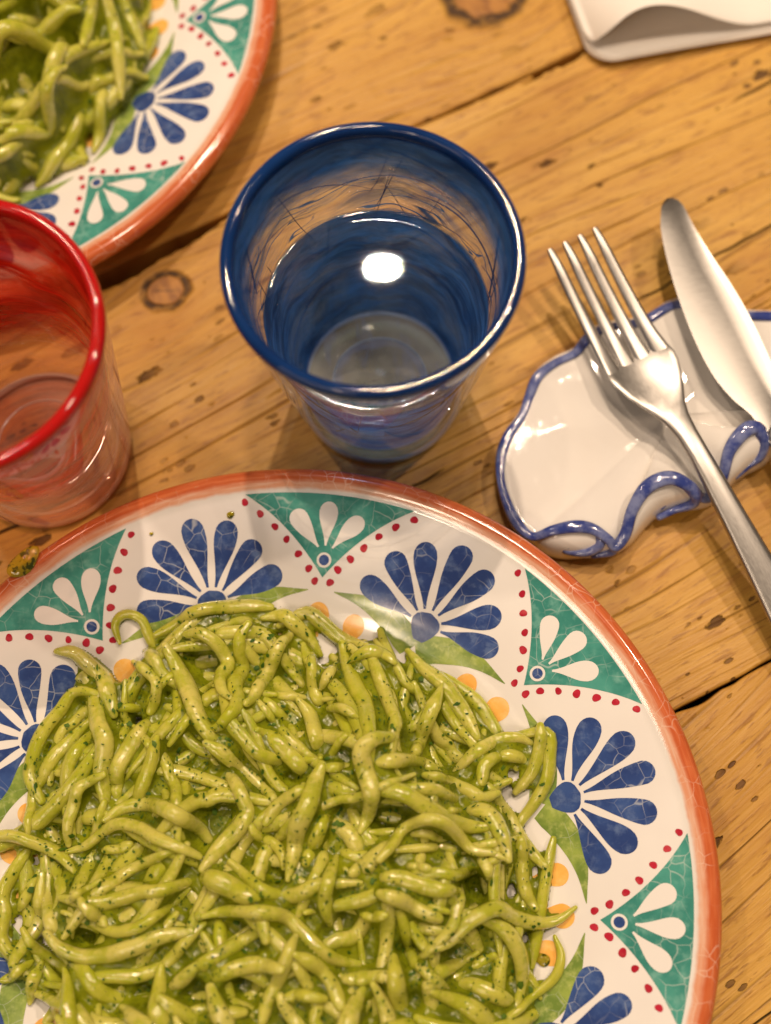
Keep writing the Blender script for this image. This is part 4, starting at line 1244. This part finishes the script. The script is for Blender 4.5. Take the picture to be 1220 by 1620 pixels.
def loft(sections, cap=True):
    """sections: list of equal-length closed rings of points"""
    vs, fs = [], []
    m = len(sections[0])
    for s in sections: vs += [tuple(p) for p in s]
    for i in range(len(sections) - 1):
        for k in range(m):
            k2 = (k + 1) % m
            fs.append((i * m + k, i * m + k2, (i + 1) * m + k2, (i + 1) * m + k))
    if cap:
        fs.append(tuple(reversed(range(m)))); fs.append(tuple((len(sections) - 1) * m + k for k in range(m)))
    return vs, fs

# ---- fork: local frame x along the fork from tine tips to handle end, y across, z up
ftip = U(904, 377, .0250); fend = U(1128, 766, .0165)
fx = Vector((fend.x - ftip.x, fend.y - ftip.y, 0)); FL = fx.length; fx.normalize(); fy = Vector((-fx.y, fx.x, 0))
fork = add('fork', None, label='satin steel four-tined fork lying on the white cutlery rest, left of the knife', cat='fork')
Mx = Matrix.Identity(4)
for i in range(3): Mx[i][0], Mx[i][1], Mx[i][2] = fx[i], fy[i], (0, 0, 1)[i]
Mx[0][3], Mx[1][3] = ftip.x, ftip.y
fork.matrix_world = Mx
FS = FL / .101          # fork scale: tips to the point over the front trough is about 101 mm
def fz(x):              # height of the mid-line (m), x in m from the tips
    return float(np.interp(x / FS, [0, .010, .022, .036, .048, .060, .072, .084, .100, .125, .150, .180, .200],
                           [.0265, .0232, .0196, .0162, .0150, .0160, .0198, .0212, .0190, .0150, .0112, .0065, .0040]))
def fzs(x):
    return sum(fz(x + d) for d in (-.010, -.0075, -.005, -.0025, 0, .0025, .005, .0075, .010)) / 9
def sec(x, hw, th, cup=0.0, n=16, y0=0.0, rnd=.6):
    pts = []
    for k in range(n):
        a = 2 * PI * k / n
        ca, sa = math.cos(a), math.sin(a)
        yy = hw * math.copysign(abs(ca) ** rnd, ca)
        zz = th / 2 * math.copysign(abs(sa) ** .8, sa)
        pts.append((x, y0 + yy, fzs(x) + zz + cup * ((y0 + yy) / .0125) ** 2))
    return pts
X0 = .050 * FS
ss = []
for x, hw, th, cup in ((.0480, .0120, .0008, .0020), (.0495, .0126, .0013, .0025), (.0525, .0128, .0021, .0032), (.056, .0123, .0022, .0034), (.061, .0109, .0024, .0030),
                       (.066, .0087, .0026, .0022), (.071, .0062, .0029, .0010), (.076, .0046, .0032, .0003), (.082, .0038, .0034, 0), (.090, .0037, .0036, 0)):
    ss.append(sec(x * FS, hw * FS, th, cup))
hs = ss
for i in range(4):
    ss = []
    for x in np.linspace(.0005, .0545, 24):
        u = x / .050
        yc = (-.0095 + .0063 * i) * FS * (.97 + .03 * u) if True else 0
        hw = np.interp(x, [0, .002, .010, .036, .043, .048, .0545], [.0009, .0014, .0020, .0024, .0027, .0031, .0031]) * FS
        th = np.interp(x, [0, .002, .010, .046, .0545], [.0010, .0015, .0020, .0020, .0011])
        ss.append(sec(x * FS, hw, th, .0024 * u ** 1.5, 10, yc, .75))
    v, f = loft(ss); add('tine', steel_mesh('tine', v, f), STEEL, fork)
ss = hs
for x, hw, th in ((.100, .0040, .0040), (.115, .0046, .0042), (.135, .0056, .0042), (.155, .0068, .0038), (.175, .0080, .0034), (.190, .0083, .0030), (.198, .0070, .0028), (.2015, .0040, .0024), (.2025, .0012, .0018)):
    ss.append(sec(x * FS, hw * FS, th))
v, f = loft(ss); add('head_and_handle', steel_mesh('head_and_handle', v, f), STEEL, fork)

# ---- knife: traced blade, lying on the rest
left = catmull([(724, 118), (722, 200), (740, 300), (775, 430), (820, 560), (870, 680), (935, 800), (1010, 890), (1085, 955), (1135, 1030), (1185, 1095)], 40)
right = catmull([(768, 84), (805, 108), (850, 200), (920, 320), (1000, 440), (1080, 580), (1164, 760), (1200, 850), (1222, 930), (1240, 1000), (1262, 1050)], 40)
def kz(u): return .0160 + .0020 * (1 - u)
secs = []
for i in range(40):
    u = i / 39
    a = np.array(Q(left[i][0], left[i][1], kz(u))); b = np.array(Q(right[i][0], right[i][1], kz(u) - .0030))
    e = .3 + .7 * min(1, u * 10)
    th = .0022 * e
    m1 = a * .35 + b * .65
    secs.append([a + (0, 0, .0001), a * .75 + b * .25 + (0, 0, .0007 * e), m1 + (0, 0, .0010 * e), b * .86 + a * .14 + (0, 0, .0007 * e), b + (0, 0, .0007 * e + .0012 * min(1, u * 3)), b + (0, 0, -.0008 * e), m1 - (0, 0, .0010 * e), a * .75 + b * .25 - (0, 0, .0005 * e)])
korg = Vector(secs[20][0])
tipc = np.mean([np.array(Q(738, 92, .0180)), np.array(Q(752, 82, .0182))], 0)
secs = [[tipc + (np.array(p) - np.mean(secs[0], 0)) * .25 for p in secs[0]]] + secs
v, f = loft([[tuple(np.array(p) - np.array(korg)) for p in s] for s in secs])
knife = add('table_knife', None, label='satin steel table knife with rounded blade on the white rest, right of the fork', cat='knife', loc=korg)
kme = mesh('blade', v, f)
add('blade', kme, STEEL, knife)
try:
    for p in kme.polygons: p.use_smooth = True
    kme.set_sharp_from_angle(angle=math.radians(35))
except Exception: pass
ka = (np.array(secs[-1][0]) + np.array(secs[-1][4])) / 2
kdv = np.array(Q(1215, 1075, .0155)) - np.array(Q(1000, 700, .0165)); kdv[2] = 0; kdv /= np.linalg.norm(kdv)
C = [ka + kdv * (d - .004) + np.array([0, 0, -.010 * min(1, d / .09)]) for d in np.linspace(0, .095, 24)]
v, f = tube_data(np.array(C) - np.array(korg), np.interp(np.linspace(0, 1, 24), [0, .1, .5, .9, 1], [.0055, .0050, .0062, .0085, .0070]), 16, flat=.45)
add('handle', mesh('handle', v, f), STEEL, knife)

# ================================================================== folded napkin
t = NT('white_napkin'); co = t.coord()
weave = t.noise(t.mapping(co, (900, 900, 900)), 1.0, 2)
NAP = t.done(t.bsdf(Base_Color=(.84, .80, .74), Roughness=.85, Normal=t.bump(weave, .12, .0004), Subsurface_Weight=.1, Subsurface_Radius=(.003, .003, .003), Sheen_Weight=.15))
nc = U(934, 112, 0); nu = U(1225, 60, 0) - nc; nu.z = 0; nu.normalize(); nv = U(893, 0, 0) - nc; nv.z = 0; nv.normalize()
napkin = add('napkin', None, label='folded white napkin with a puffed open fold in the upper right corner', cat='napkin', loc=nc)
LU, LV = .150, .120
def npt(u, v, z): return tuple(nu * u + nv * v + Vector((0, 0, z)))
def sheet(name, fz_, nu_, nv_, v0, thick):
    """closed sheet: top = fz_(u,v), bottom = top - thick; v0(u) is the front edge"""
    vs, fs = [], []
    us = np.linspace(0, 1, nu_) ; vv = np.linspace(0, 1, nv_) ** 1.6
    def rc(u): # round corner at the left front
        rr = .011
        x = u * LU
        return rr - math.sqrt(max(rr * rr - (rr - x) ** 2, 0)) if x < rr else 0
    for side in (0, 1):
        for u in us:
            u_ = u ** 1.3
            for w in vv:
                v = v0(u_) + rc(u_) + (LV - v0(u_) - rc(u_)) * w
                e = min(1, min(w * 14, u_ * 20, (1 - u_) * 20, (1 - w) * 14))
                zt = fz_(u_ * LU, v); th = thick(u_ * LU, v)
                zz = zt - th * (.5 - .5 * math.sqrt(max(0, 1 - (1 - e) ** 2))) if side == 0 else zt - th * (.5 + .5 * math.sqrt(max(0, 1 - (1 - e) ** 2)))
                vs.append(npt(u_ * LU, v, zz))
    n1, n2 = nu_, nv_
    for i in range(n1 - 1):
        for j in range(n2 - 1):
            a = i * n2 + j
            fs.append((a, a + n2, a + n2 + 1, a + 1))
            b = n1 * n2 + a
            fs.append((b, b + 1, b + n2 + 1, b + n2))
    edge = [i * n2 for i in range(n1)] + [(n1 - 1) * n2 + j for j in range(1, n2)] + [i * n2 + n2 - 1 for i in reversed(range(n1 - 1))] + [j for j in reversed(range(1, n2 - 1))]
    for a, b in zip(edge, edge[1:] + edge[:1]):
        fs.append((a, a + n1 * n2, b + n1 * n2, b))
    add(name, mesh(name, vs, fs), NAP, napkin)
def lens(u):     # 0..1 along the front: where the pocket of the fold stands open
    x = u * LU
    if x < .002 or x > .066: return 0.0
    k = (x - .002) / .064
    return math.sin(PI * k ** .60) ** 1.6
def crease(u, v):
    return .0006 * math.sin(u * 60 + v * 40) + .0005 * math.sin(u * 23 - v * 75 + 1)
sheet('lower_fold', lambda u, v: .0064 - .0022 * lens(u / LU) * min(1, v / .008) + .4 * crease(u, v), 90, 50, lambda u: 0.0, lambda u, v: .0060 - .0022 * lens(u / LU) * min(1, v / .008))
def up(u, v):
    return .0092 + .0150 * lens(u / LU) * math.exp(-max(0, v - .006) / .035) + crease(u, v)
sheet('upper_fold', up, 110, 60, lambda u: .0022 + .0050 * lens(u), lambda u, v: .0026)
